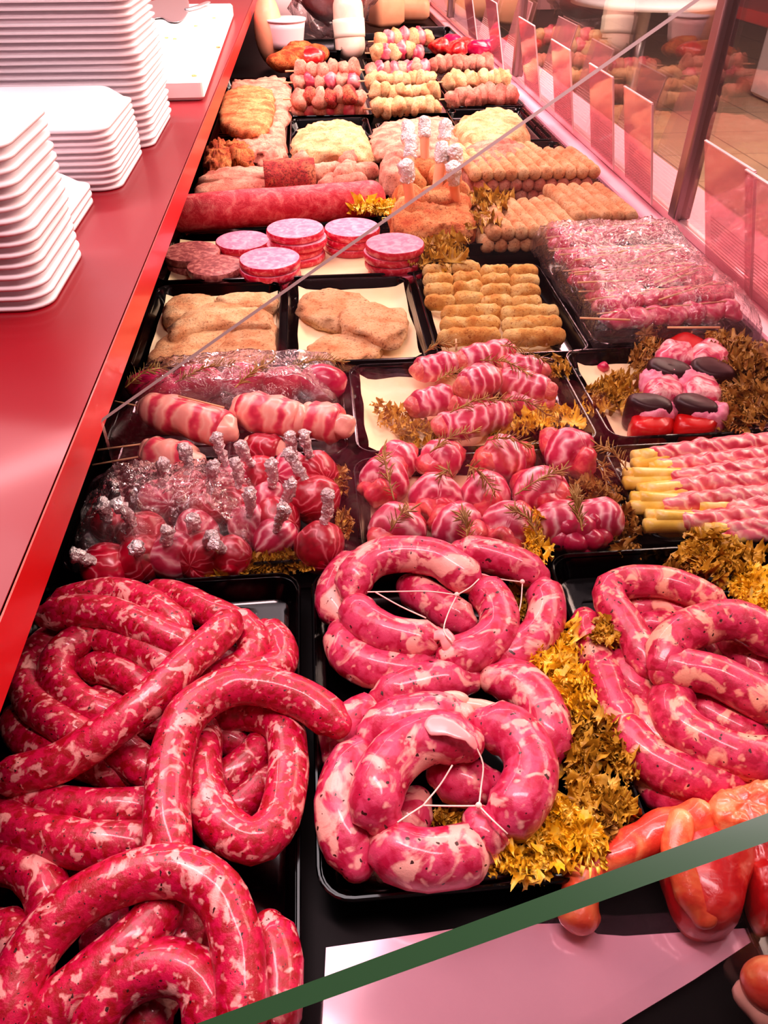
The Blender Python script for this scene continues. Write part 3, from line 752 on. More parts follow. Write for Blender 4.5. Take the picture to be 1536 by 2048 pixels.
def twine(paths, label, r=.00062):
    t = thing('butcher_twine', label, 'twine', W(*paths[0][0]))
    for p in paths: mk('strand', tube([W(*q) for q in p], r, 6, .004, 'flat'), M['twine'], t)
    mk('knot', ball(W(*paths[0][-1]), .0024, n=6, wob=.3, wf=200), M['twine'], t)
twine([[(735, 1184, .072), (800, 1183, .066), (860, 1183, .068), (914, 1190, .066)], [(914, 1190, .066), (940, 1175, .068), (958, 1158, .070)],
       [(914, 1190, .066), (895, 1230, .062), (888, 1262, .066), (905, 1285, .064)], [(750, 1184, .070), (800, 1212, .066), (852, 1236, .064)]],
      'white butcher twine tied across the far pink coil')
twine([[(950, 1490, .078), (966, 1528, .07), (962, 1575, .064), (958, 1612, .066)], [(958, 1612, .066), (900, 1612, .062), (846, 1611, .066)],
       [(846, 1611, .066), (880, 1570, .064), (905, 1530, .070)], [(846, 1611, .066), (820, 1628, .074), (795, 1645, .076)],
       [(958, 1612, .066), (985, 1640, .070), (1015, 1668, .066)]], 'white butcher twine tied across the near pink ring')
twine([[(955, 1146, .060), (1000, 1158, .052), (1045, 1164, .052)], [(1045, 1164, .052), (1040, 1215, .044), (1020, 1275, .05)]], 'white butcher twine stretched to the right of the far coil')
solo('casing_knot', tube([W(870, 1272, .058), W(888, 1270, .062), W(898, 1290, .058), W(905, 1300, .052)], .006, 12, .003, 'round', .5, 150, flat=.5), M['casing'], 'twisted pale casing knot in the far coil of pink sausage', 'casing')
solo('casing_knot', tube([W(868, 1450, .086), W(900, 1455, .088), W(935, 1475, .086), W(950, 1492, .080)], 0.0085, 14, .003, 'round', .6, 120, lambda u: 1 - .65 * u, flat=.25), M['casing'], 'flat pale casing end draped over the top of the near ring', 'casing')
solo('garlic_clove', ball(W(902, 1400, .056), .010, 1.5, .7, .7, 10, .1, 60), M['fat'], 'pale oval clove lying behind the near ring', 'garlic clove')
solo('fat_strip', tube([W(930, 1408, .052), W(960, 1412, .052), W(990, 1420, .048)], .0055, 12, .004, 'round', .2, 80), M['fat'], 'pale strip lying right of the clove behind the near ring', 'fat strip')
solo('meat_scrap', ball(W(770, 1752, .014), .006, 1.4, .8, .5, 8, .5, 160), M['fat'], 'pink meat scrap in the front of the centre tray', 'meat scrap')

# ================================================================== LETTUCE AND ROSEMARY
def frisee(px, py, z, w, h, label, mat='lettuce', n=16, size=.017, seed=1, up=.014, shape=None):
    """curly endive: a pale rib with many ruffled, toothed lobes; w x h = half spread in survey pixels"""
    rn = random.Random(seed)
    c = W(px, py, z)
    parts = []; 
    a = W(px - w * .6, py + h * .6, z + .002); b = W(px + w * .6, py - h * .5, z + .006)
    n = int(n * 1.5)
    for k in range(n):
        u = rn.uniform(-1, 1); v = rn.uniform(-1, 1)
        if shape: 
            i = rn.random() * (len(shape) - 1); j = int(i); f = i - j
            sx = shape[j][0] + (shape[min(j + 1, len(shape) - 1)][0] - shape[j][0]) * f + rn.uniform(-1, 1) * w
            sy = shape[j][1] + (shape[min(j + 1, len(shape) - 1)][1] - shape[j][1]) * f + rn.uniform(-1, 1) * h
        else:
            if u * u + v * v > 1.1: u *= .7; v *= .7
            sx, sy = px + u * w, py + v * h
        o = W(sx, sy, z + rn.uniform(0, up))
        s = size * .78 * rn.uniform(.6, 1.25)
        ang = rn.uniform(0, 2 * PI); tilt = rn.uniform(-.1, 1.3)
        ex = Vector((math.cos(ang), math.sin(ang), 0)); ez = Vector((0, 0, 1)); ey = ez.cross(ex)
        ax = (ex * math.cos(tilt) + ez * math.sin(tilt)); az = (ez * math.cos(tilt) - ex * math.sin(tilt))
        nr, nt_ = (7, 88) if o.y < .8 else (5, 48); span = rn.uniform(1.6, 2.9); fr = rn.choice((3, 4, 5)); ph = rn.uniform(0, 6); ph2 = rn.uniform(0, 6)
        V = []; F = []
        for i in range(nr + 1):
            q = i / nr
            for j in range(nt_ + 1):
                th = -span + 2 * span * j / nt_
                tooth = 0
                if i == nr: tooth = .13 * (1, .1, -.6, .1)[j % 4] + .10 * math.sin(j * .55 + ph)
                if i == nr - 1: tooth = .05 * math.sin(j * 2.2)
                rad = s * (q + tooth * .8) * (1 + .18 * math.sin(3.3 * th + ph2))
                ruf = s * q ** 2.6 * 1.2 * (.46 * math.sin(fr * 1.6 * th + ph) + .22 * math.sin(fr * 3.6 * th + ph2) + .10 * math.sin(fr * 9 * th + ph))
                p = o + ax * (rad * math.cos(th)) + ey * (rad * math.sin(th)) + az * (ruf + s * .18 * q)
                V.append((p.x, p.y, max(p.z, .004)))
        for i in range(nr):
            for j in range(nt_):
                A = i * (nt_ + 1) + j; F.append((A, A + 1, A + nt_ + 2, A + nt_ + 1))
        parts.append((V, F, None))
    for k in range(n):
        if shape:
            i = rn.random() * (len(shape) - 1); j = int(i); f = i - j
            sx = shape[j][0] + (shape[min(j + 1, len(shape) - 1)][0] - shape[j][0]) * f + rn.uniform(-1, 1) * w
            sy = shape[j][1] + (shape[min(j + 1, len(shape) - 1)][1] - shape[j][1]) * f + rn.uniform(-1, 1) * h
        else: sx, sy = px + rn.uniform(-.8, .8) * w, py + rn.uniform(-.8, .8) * h
        o = W(sx, sy, z + rn.uniform(.2, 1.1) * up); L = size * rn.uniform(1.2, 2.2); wd_ = size * rn.uniform(.28, .5)
        ang = rn.uniform(0, 2 * PI); cur = rn.uniform(-2.6, 2.6); tl = rn.uniform(.2, 1.3); ph = rn.uniform(0, 6)
        m_ = 70 if o.y < .8 else 34; V = []; F = []; pos = o - Vector((math.cos(ang), math.sin(ang), 0)) * L * .5
        for i in range(m_ + 1):
            u = i / m_; a_ = ang + cur * (u - .5); t_ = Vector((math.cos(a_), math.sin(a_), .25 * math.sin(u * 5 + ph)))
            pos = pos + t_ * (L / m_); s_ = Vector((-math.sin(a_), math.cos(a_), 0)); env = math.sin(PI * min(1, max(0, u * .96 + .02))) ** .6
            for q in range(5):
                r_ = q / 4; th_ = tl + 1.5 * r_ * r_ * math.sin(u * L * 1500 + ph) + .5 * r_ * math.sin(u * L * 620 + ph * 2)
                ex_ = (.22 * (1, .2, -.7, .2)[i % 4] if q == 4 else 0)
                p = pos + (s_ * math.cos(th_) + Vector((0, 0, 1)) * math.sin(th_)) * (wd_ * env * (r_ + ex_))
                V.append((p.x, p.y, max(p.z, .004)))
        for i in range(m_):
            for q in range(4): A = i * 5 + q; F.append((A, A + 1, A + 6, A + 5))
        parts.append((V, F, None))
    o = mk('lettuce_leaf', join(*parts), M[mat])
    tag(o, label, 'lettuce', 'curly lettuce garnish')
    rib = mk('leaf_rib', tube([a, (a + b) / 2 + Vector((0, 0, .004)), b], .0022, 8, .006, 'round', taper=lambda u: 1 - .6 * u), M['lettuce'], o)
    return o
frisee(1100, 1300, .022, 30, 30, 'bright yellow curly lettuce at the top of the strip between centre and right trays', 'lettuce', 24, .015, 11, .02, [(1060, 1325), (1110, 1300), (1150, 1285)])
frisee(1140, 1370, .024, 30, 30, 'yellow curly lettuce below the topmost bunch between the trays', 'lettuce', 20, .015, 12, .018, [(1120, 1330), (1150, 1400)])
frisee(1215, 1265, .046, 22, 20, 'small olive curly lettuce lying over the left peppered sausage', 'lettuce_olive_shade', 10, .011, 13, .014)
frisee(1165, 1470, .020, 26, 35, 'olive curly lettuce in the middle of the strip between the trays', 'lettuce_olive_shade', 22, .014, 14, .018, [(1150, 1430), (1175, 1520)])
frisee(1240, 1500, .030, 22, 30, 'pointed olive lettuce leaf hanging into the right tray', 'lettuce_olive_shade', 12, .013, 15, .014, [(1225, 1460), (1255, 1530)])
frisee(1195, 1590, .018, 35, 30, 'brownish curly lettuce at the lower end of the strip', 'lettuce_olive_shade', 24, .014, 16, .02, [(1160, 1570), (1225, 1620)])
frisee(1100, 1640, .032, 22, 20, 'yellow curly lettuce just above the big bright lettuce at the front', 'lettuce', 14, .012, 17, .016, [(1090, 1620), (1120, 1650)])
frisee(1130, 1690, .024, 30, 22, 'large bright yellow lettuce leaf spread at the front corner of the centre tray', 'lettuce', 20, .017, 18, .02, [(1080, 1680), (1170, 1700)])
frisee(1020, 1710, .026, 25, 18, 'bright yellow lettuce leaf against the front of the near coil', 'lettuce', 22, .013, 19, .016, [(950, 1690), (1010, 1715), (1070, 1730)])
frisee(1195, 1660, .016, 26, 30, 'brown curly lettuce right of the bright leaf at the tray corner', 'lettuce_brown_shade', 14, .013, 20, .016)
frisee(1065, 1085, .030, 14, 34, 'narrow yellow lettuce leaf standing between the roulades and the pink coil', 'lettuce', 12, .011, 21, .02, [(1055, 1055), (1072, 1115)])
frisee(1040, 1210, .012, 16, 40, 'olive lettuce showing inside the twine at the right of the far coil', 'lettuce_olive_shade', 10, .012, 22, .01)
frisee(900, 1645, .010, 34, 12, 'scrap of lettuce seen through the near ring', 'lettuce_olive_shade', 8, .010, 23, .006)
frisee(1440, 1115, .034, 40, 26, 'olive curly lettuce over the back rim of the right tray', 'lettuce_olive_shade', 26, .015, 24, .022, [(1400, 1095), (1480, 1130)])
frisee(1505, 1190, .034, 26, 26, 'yellow curly lettuce at the right edge behind the peppered sausages', 'lettuce', 18, .014, 25, .02, [(1480, 1150), (1525, 1215)])
frisee(1370, 1140, .024, 22, 12, 'dark curly lettuce lying left of the big olive bunch on the tray rim', 'lettuce_brown_shade', 8, .012, 26, .012)
frisee(1200, 985, .014, 28, 26, 'brown curly lettuce right of the roulades, farther bunch', 'lettuce_brown_shade', 16, .014, 27, .014, [(1175, 965), (1225, 1020)])
frisee(1245, 1060, .014, 24, 26, 'brown curly lettuce right of the roulades, nearer bunch', 'lettuce_brown_shade', 16, .014, 28, .014, [(1225, 1030), (1250, 1080)])
frisee(1080, 835, .012, 45, 16, 'yellow curly lettuce in front of the striped rolls', 'lettuce', 16, .015, 29, .012, [(1020, 850), (1090, 840), (1145, 830)])
frisee(1120, 740, .016, 18, 14, 'small olive lettuce tip at the back right of the striped rolls', 'lettuce_olive_shade', 8, .012, 30, .012)
frisee(820, 850, .012, 40, 16, 'dark olive lettuce at the left end of the striped rolls', 'lettuce_olive_shade', 14, .013, 31, .008, [(785, 825), (850, 880)])
frisee(1290, 700, .020, 18, 24, 'olive curly lettuce behind and left of the pepper skewers', 'lettuce_brown_shade', 14, .014, 32, .014, [(1300, 680), (1280, 740)])
frisee(1235, 780, .014, 32, 24, 'olive curly lettuce left of the pepper skewers', 'lettuce_olive_shade', 20, .015, 33, .012, [(1200, 800), (1260, 770)])
frisee(1480, 720, .030, 40, 28, 'large brown lettuce behind and right of the pepper skewers', 'lettuce_brown_shade', 26, .018, 34, .02, [(1450, 690), (1515, 740)])
frisee(1490, 800, .024, 44, 34, 'large brown lettuce right of the pepper skewers, nearer bunch', 'lettuce_brown_shade', 30, .018, 35, .018, [(1460, 780), (1520, 830)])
frisee(1430, 852, .014, 26, 10, 'thin olive lettuce fringe in front of the pepper skewers', 'lettuce_olive_shade', 8, .011, 36, .008)
frisee(545, 1130, .014, 50, 14, 'olive curly lettuce in front of the foil-tipped lollipops', 'lettuce_olive_shade', 22, .012, 37, .010, [(480, 1140), (560, 1125), (640, 1130)])
frisee(425, 1158, .014, 20, 8, 'small yellow lettuce bit at the front of the lollipop tray', 'lettuce', 8, .010, 38, .006)
frisee(680, 960, .022, 10, 24, 'brown lettuce at the right wall of the lollipop tray, farther bit', 'lettuce_brown_shade', 8, .010, 39, .012)
frisee(688, 1050, .022, 10, 24, 'brown lettuce at the right wall of the lollipop tray, nearer bit', 'lettuce_brown_shade', 8, .010, 40, .012)
frisee(885, 500, .022, 36, 22, 'olive curly lettuce between the patties and the golden rolls', 'lettuce_olive_shade', 20, .026, 41, .03, [(850, 520), (910, 490)])
frisee(755, 415, .030, 26, 12, 'olive lettuce at the right end of the meatloaf', 'lettuce', 12, .022, 42, .02, [(725, 405), (785, 425)])
frisee(965, 415, .030, 26, 24, 'olive lettuce between the foil-tipped chicken and the croquettes', 'lettuce_olive_shade', 18, .026, 43, .03, [(985, 400), (950, 440)])

def sprig(p0, p1, z, label, n=34, seed=0, ln=.013, arch=.008, top=None, w=.0007):
    rn = random.Random(seed * 7 + 3)
    a = W(p0[0], p0[1], z); b = W(p1[0], p1[1], z if top is None else top)
    mid = (a + b) / 2 + Vector((rn.uniform(-.004, .004), 0, arch))
    C = catmull([a, mid, b], .003)
    V, F, _ = tube([a, mid, b], .0009, 6, .004, 'flat')
    V = list(V); F = list(F)
    parts = []
    for k in range(n):
        i = min(len(C) - 2, int((.08 + .92 * k / n) * (len(C) - 1)))
        t = (C[i + 1] - C[i]).normalized()
        r1 = Vector((rn.gauss(0, 1), rn.gauss(0, 1), rn.gauss(.3, 1))); s = (r1 - t * r1.dot(t)).normalized()
        d = (t * .75 + s * .8).normalized(); L = ln * rn.uniform(.7, 1.2)
        q = d.cross(t).normalized(); e = C[i]; nrm = d.cross(q)
        pts = []
        for f, ww in ((0, .5), (.35, 1), (.75, .8)):
            c = e + d * L * f + nrm * (.12 * L * f * f)
            for h in range(4): aa = h * PI / 2; pts.append(tuple(c + (q * math.cos(aa) * 1.5 + nrm * math.sin(aa) * .6) * w * ww))
        pts.append(tuple(e + d * L + nrm * (.12 * L)))
        f_ = []
        for g in range(2):
            for h in range(4): f_.append((g * 4 + h, g * 4 + (h + 1) % 4, g * 4 + 4 + (h + 1) % 4, g * 4 + 4 + h))
        for h in range(4): f_.append((8 + h, 8 + (h + 1) % 4, 12))
        parts.append((pts, f_, None))
    o = thing('rosemary_sprig', label, 'rosemary', a, 'rosemary sprigs')
    mk('stem', (V, F, None), M['rosemary'], o); mk('needles', join(*parts), M['rosemary'], o)
    return o
SP = [((788, 1000), (765, 900), .062, 'rosemary sprig standing on the leftmost back roulade', 40),
      ((780, 1062), (822, 1020), .062, 'rosemary sprig on the front left roulade', 34),
      ((935, 1085), (925, 1028), .060, 'rosemary sprig lying on the second roulade of the front row', 44),
      ((1075, 1070), (1020, 1020), .060, 'rosemary sprig on the third roulade of the front row', 34),
      ((1165, 1062), (1150, 985), .062, 'large rosemary sprig on the rightmost front roulade', 54),
      ((905, 955), (880, 950), .064, 'small rosemary sprig on the second roulade of the middle row', 24),
      ((935, 930), (990, 985), .066, 'rosemary sprig on the middle roulade', 40),
      ((1030, 990), (1130, 940), .064, 'rosemary sprig pointing right over the fourth middle roulade', 40),
      ((860, 905), (950, 865), .062, 'rosemary sprig between the striped rolls and the back roulades', 44),
      ((975, 880), (1065, 895), .064, 'rosemary sprig behind the big back roulade', 40),
      ((1255, 940), (1195, 890), .050, 'rosemary sprig at the right rim of the roulade tray', 36),
      ((1205, 925), (1215, 985), .040, 'rosemary sprig hanging down beside the right roulade', 24),
      ((850, 705), (905, 690), .052, 'rosemary sprig behind the leftmost striped roll', 34),
      ((870, 765), (930, 748), .052, 'rosemary sprig left of the striped roll with open end', 34),
      ((960, 720), (1065, 752), .066, 'long rosemary sprig on the top striped rolls', 56),
      ((1000, 690), (1105, 730), .056, 'long rosemary sprig behind the top striped rolls', 50),
      ((1000, 800), (1095, 830), .060, 'rosemary sprig right of the lowest striped roll', 44),
      ((900, 825), (1000, 800), .058, 'rosemary sprig along the lowest striped roll', 40),
      ((250, 775), (330, 735), .062, 'rosemary sprig at the left end of the filmed beef', 40),
      ((350, 765), (470, 730), .066, 'rosemary sprig on the left half of the filmed beef', 56),
      ((470, 775), (545, 725), .066, 'rosemary sprig in the middle of the filmed beef', 46),
      ((575, 735), (690, 725), .066, 'rosemary sprig at the right end of the filmed beef', 50)]
for i, (a, b, z, l, n) in enumerate(SP): sprig(a, b, z, l, n, i, .014)
# ================================================================== BACON ROLLS, SECOND AND THIRD ROW
def roll(p0, p1, r, z, label, cat='meat roll', group=None, mat='bacon', fill='mince', name='bacon_roll', seed=0, ends=(1, 1), bulge=.16, z1=None):
    a = W(p0[0], p0[1], z); b = W(p1[0], p1[1], z if z1 is None else z1)
    m = (a + b) / 2; d = (b - a).normalized()
    t = thing(name, label, cat, (m.x, m.y, max(.004, min(a.z, b.z) - r)), group)
    mk('bacon', tube([a, a.lerp(b, .33), a.lerp(b, .66), b], r, 24, r * .22, 'flat', .16, 38, lambda u: 1 - bulge * (2 * u - 1) ** 4 + .045 * math.sin(u * 19 + seed), rseed=seed), M[mat], t)
    for k, (e, s) in enumerate(((a, -1), (b, 1))):
        if ends[k]: mk('filling', ball(e + d * s * -.001, r * .80, .9, .9, .9, 10, .35, 70, seed + k), M[fill], t)
    return t
GR = 'striped bacon rolls in the paper-lined tray'
RL = [((838, 742), (905, 724), .019, .036, 'striped bacon roll at the back left of its tray, half hidden'),
      ((925, 722), (1015, 702), .019, .040, 'striped bacon roll at the very back in the middle'),
      ((1010, 730), (1085, 742), .018, .034, 'striped bacon roll at the back right corner'),
      ((928, 772), (985, 755), .022, .056, 'striped bacon roll on top with its open tan end facing the camera'),
      ((1000, 760), (1095, 782), .020, .046, 'long striped bacon roll lying on top at the right'),
      ((830, 812), (900, 792), .019, .034, 'striped bacon roll at the left beside the bare paper'),
      ((910, 812), (970, 800), .018, .030, 'striped bacon roll low in the middle behind the front one'),
      ((1020, 800), (1092, 808), .018, .028, 'striped bacon roll low at the right'),
      ((885, 856), (1005, 830), .020, .038, 'long striped bacon roll at the front, on the lettuce')]
for i, (a, b, r, z, l) in enumerate(RL): roll(a, b, r, z, l, group=GR, seed=i)

def roulade(px, py, r, ang, label, seed, z=None, L=1.0):
    """fat bacon-wrapped roulade: open minced end towards the viewer"""
    z = z or r * .9 + .006
    c = W(px, py, z); d = Vector((math.sin(ang), -math.cos(ang), 0)); h = r * .72 * L
    t = thing('bacon_roulade', label, 'roulade', (c.x, c.y, .006), 'bacon-wrapped roulades with rosemary')
    a, b = c - d * h, c + d * h
    mk('bacon', tube([a, c, b], r, 26, r * .16, 'flat', .16, 30, lambda u: 1 - .42 * abs(2 * u - 1) ** 2.6 + .02 * math.sin(u * 23 + seed), rseed=seed), M['bacon'], t)
    mk('filling', ball(b - d * r * .05, r * .66, 1, 1, .92, 12, .55, 60, seed, 0), M['filling'], t)
    mk('filling', ball(a + d * r * .05, r * .66, 1, 1, .92, 8, .4, 60, seed + 9, 0), M['filling'], t)
    return t
RO = [(768, 962, .029, -.5, 'leftmost bacon roulade of the back row with two minced lumps showing'),
      (795, 920, .024, -.7, 'small bacon roulade behind the leftmost one'),
      (882, 922, .026, -.9, 'second bacon roulade of the back row with red open end'),
      (1006, 918, .030, -1.35, 'biggest bacon roulade, lying sideways in the back row'),
      (1136, 905, .031, .5, 'bacon roulade at the right of the back row, tilted towards the rim'),
      (872, 995, .029, -.12, 'bacon roulade of the middle row with a broad open end, second from left'),
      (972, 990, .028, .1, 'bacon roulade in the centre of the middle row'),
      (1080, 985, .031, .45, 'bacon roulade at the right of the middle row'),
      (795, 1062, .030, -.5, 'bacon roulade at the front left corner'),
      (912, 1058, .029, .6, 'pale bacon roulade in the front row under the lying sprig'),
      (1020, 1060, .030, -.6, 'bacon roulade in the front row behind the yellow lettuce tip')]
for i, (x, y, r, a, l) in enumerate(RO): roulade(x, y, r, a, l, i)
c = W(1158, 1058, .03)
t = thing('bacon_roulade', 'rightmost front roulade, a lumpy red filling capped by one rasher', 'roulade', (c.x, c.y, .006), 'bacon-wrapped roulades with rosemary')
mk('filling', join(*[ball(c + Vector((dx, dy, dz)), rr, 1, 1, .9, 9, .3, 60, k) for k, (dx, dy, dz, rr) in enumerate(((-.022, -.008, -.005, .015), (-.008, -.016, -.002, .014), (.008, -.018, 0, .013), (.02, -.008, -.004, .015), (0, 0, 0, .022), (-.012, -.004, .006, .015), (.012, 0, .006, .016), (.004, -.02, -.012, .012)))]), M['beef'], t)
mk('bacon', tube([c + Vector((-.030, .008, 0)), c + Vector((.030, .010, .002))], .024, 24, .005, 'round', .15, 40), M['bacon'], t)

GL = 'large pale bacon rolls with sticks'
roll((300, 818), (452, 858), .0245, .050, 'large pale bacon roll at the left, its white fatty end facing right', 'meat roll', GL, 'bacon_pale', 'fat', seed=21)
roll((485, 818), (600, 842), .0245, .050, 'large pale bacon roll in the middle of the pair at the right', 'meat roll', GL, 'bacon_pale', 'fat', seed=22)
roll((615, 838), (680, 852), .0245, .048, 'large pale bacon roll with square white end beside the tray wall', 'meat roll', GL, 'bacon_pale', 'fat', seed=23)
roll((300, 905), (385, 925), .022, .032, 'peach coloured roll end sticking out below the left bacon roll', 'meat roll', GL, 'bacon_pale', 'fat', seed=24)
roll((500, 895), (560, 905), .020, .024, 'red bacon roll low in the gap between the large rolls', 'meat roll', GL, 'bacon_red', 'fat', seed=25)
def stick(p0, p1, z0, z1, label, r=.0011, group='wooden sticks'):
    return solo('wooden_stick', tube([W(*p0, z0), W(*p1, z1)], r, 8, .02, 'flat', raw=True), M['wood'], label, 'stick', group)
stick((230, 803), (290, 815), .055, .055, 'wooden stick poking left from behind the left bacon roll')
stick((357, 792), (448, 815), .076, .074, 'wooden stick lying across the top of the left bacon roll')
stick((195, 900), (300, 886), .04, .04, 'wooden stick poking left below the bacon rolls, upper of two')
stick((185, 930), (310, 908), .03, .032, 'wooden stick poking left below the bacon rolls, lower of two')

GB = 'magenta beef parcels under film'
for i, (x, y, sx, l) in enumerate([(310, 775, 1.2, 'magenta beef parcel at the left end of the filmed row'), (400, 765, 1.1, 'second magenta beef parcel from the left in the filmed row'),
        (487, 765, 1.0, 'magenta beef parcel in the middle of the filmed row'), (565, 768, 1.0, 'fourth magenta beef parcel from the left in the filmed row'), (645, 768, 1.1, 'magenta beef parcel at the right end of the filmed row')]):
    c = W(x, y, .036)
    solo('beef_parcel', ball(c, .028, sx * 1.15, .9, .9, 14, .22, 30, i, 0, 1.4), M['beef'], l, 'beef parcel', GB)

# ---- lollipops
def lollipop(tip, pc, r, label, seed, mat='bacon_red', zt=.088):
    c = W(pc[0], pc[1], r + .007); tp = W(tip[0], tip[1], zt)
    t = thing('chicken_lollipop', label, 'chicken lollipop', (c.x, c.y, .006), 'foil-tipped bacon lollipops')
    d = (tp - c).normalized()
    mk('meat', ball(c, r * 1.06, 1.0, 1.0, 1.02, 14, .2, 34, seed, seed * 1.3, 1.3), M[mat], t)
    s = c + d * r * .8
    side = Vector((random.uniform(-1, 1), random.uniform(-1, 1), 0)) * .003
    mk('foil_tip', tube([s, s.lerp(tp, .5) + side, tp], .0062, 14, .0022, 'round', .75, 210, lambda u: .62 + .45 * u, rseed=seed), M['foil'], t)
    return t
LP = [((433, 874), (468, 962), .022, 'with foil at the very back, left of centre'), ((482, 890), (520, 950), .022, 'with bent foil tip at the back centre'),
      ((470, 925), (478, 1012), .023, 'in the middle with short upright foil'), ((580, 872), (585, 942), .022, 'at the back right, left of the twin tips'),
      ((608, 868), (632, 948), .024, 'at the back right corner with tall foil'), ((575, 905), (632, 1000), .026, 'below the twin tips at the right, pale bacon'),
      ((543, 926), (540, 1002), .023, 'right of the middle with foil leaning right'), ((428, 930), (418, 1010), .022, 'left of the middle with long foil'),
      ((368, 896), (375, 985), .022, 'under the peak of the film'), ((325, 925), (318, 1000), .022, 'under the film behind the bent foil'),
      ((235, 1008), (285, 1068), .024, 'with foil bent far left under the film'), ((205, 1010), (222, 1050), .020, 'at the left wall under crumpled film'),
      ((335, 1062), (345, 1112), .024, 'at the front under the film'), ((425, 1070), (405, 1110), .024, 'in the front row with thick upright foil'),
      ((583, 968), (555, 1040), .024, 'right of centre with forked foil'), ((568, 1018), (548, 1075), .022, 'at the front right of centre with thin foil'),
      ((655, 988), (640, 1092), .025, 'at the front right with the tallest twisted foil'), ((150, 1108), (215, 1132), .023, 'at the front left corner outside the film'),
      ((385, 1040), (395, 1062), .022, 'in the second row, its foil hidden by film'), ((430, 1085), (462, 1112), .022, 'at the front centre half in the lettuce'),
      ((270, 1095), (280, 1118), .024, 'at the front between the corner one and the filmed one'), ((500, 985), (500, 1052), .022, 'in the centre in front of the short upright foil')]
for i, (tp, pc, r, l) in enumerate(LP):
    lollipop(tp, pc, r, 'bacon lollipop ' + l, i, 'bacon_red' if i % 3 else 'bacon', .088 if tp[1] < 1030 else .070)

# ---- cling film sheets
def film(x0, x1, y0, y1, hfun, label, nx=60, ny=50, amp=.004, seed=0, th=.0001):
    V = []; F = []
    for j in range(ny + 1):
        for i in range(nx + 1):
            u, v = i / nx, j / ny; x = x0 + (x1 - x0) * u; y = y0 + (y1 - y0) * v
            n1 = noise.noise(Vector((u * 7, v * 7, seed))); n2 = noise.noise(Vector((u * 16, v * 15, seed + 4)))
            n3 = abs(noise.noise(Vector(((u + v) * 9, (u - v) * 26, seed + 9))))
            e = .012 * noise.noise(Vector((u * 5, v * 5, seed + 20)))
            V.append((x + e, y + e, max(.006, hfun(u, v, x, y) + amp * (n1 * .8 + n2 * .5 + n3 * 1.3))))
    for j in range(ny):
        for i in range(nx):
            a = j * (nx + 1) + i; F.append((a, a + 1, a + nx + 2, a + nx + 1))
    return solo('cling_film', (V, F, None), M['film'], label, 'cling film', 'sheets of cling film')
def edge(u, v, p=.12): 
    m = min(u, 1 - u, v, 1 - v) / p
    return min(1, m) ** .5
film(-.262, -.085, .562, .725, lambda u, v, x, y: .022 + .055 * edge(u, v, .25) * (1 - .30 * u) + .012 * math.sin(v * 5), 'crumpled clear film over the left half of the bacon lollipops', 80, 70, .009, 3)
film(-.255, .015, .830, .950, lambda u, v, x, y: .028 + .042 * edge(u, v, .2), 'clear film stretched over the magenta beef parcels', 70, 40, .004, 5)
film(.395, .655, .985, 1.395, lambda u, v, x, y: .022 + .060 * edge(u, v, .1), 'clear film wrapped round the tray of raw meat skewers', 80, 100, .006, 7)

# ---- skewered meat pack
GK = 'raw meat skewers under film'
for i in range(12):
    y = 1.02 + i * .031; zz = .048 + .010 * math.sin(i * 1.9); t = None
    lab = 'raw meat skewer under film, %s from the near end' % ORD[i]
    t = thing('meat_skewer', lab, 'meat skewer', (.52, y, .03), GK)
    rn = random.Random(i + 5)
    sl = rn.uniform(-.03, .05)
    mk('skewer_stick', tube([Vector((.405, y, zz + .012)), Vector((.625, y + sl, zz + .016))], .0014, 6, .03, 'flat', raw=True), M['wood'], t)
    for k in range(7):
        x = .440 + k * .030
        mk('meat_piece', ball(Vector((x, y + sl * (x - .405) / .22, zz)), 0.0205, 1.1, .95, .75, 9, .5, 50, i * 7 + k), M['meat'], t)
for i, (a, b) in enumerate((((1255, 525), (1345, 495)), ((1310, 565), (1385, 532)), ((1320, 570), (1395, 540)), ((1318, 600), (1425, 565)), ((1260, 640), (1160, 636)), ((1335, 655), (1440, 655)), ((1150, 520), (1260, 500)), ((1150, 545), (1280, 535)), ((1155, 565), (1270, 560)))):
    stick(a, b, .078, .080, 'loose wooden stick on the filmed meat skewers, ' + ['farthest, slanting', 'upper of the close slanting pair', 'lower of the close slanting pair', 'long one slanting near the right wall', 'front left', 'front right', 'back left', 'second at the back left', 'third at the back left'][i], .0015, 'sticks on the meat skewers')

M['bacon_uvless'] = mottled('folded_bacon', [(0, 'a80830'), (.42, 'd03c64'), (.52, 'f0a0a8'), (.6, 'f8c8c4'), (.72, 'd85878')], 28, 3, .3, coat=.4, dist=2.5)
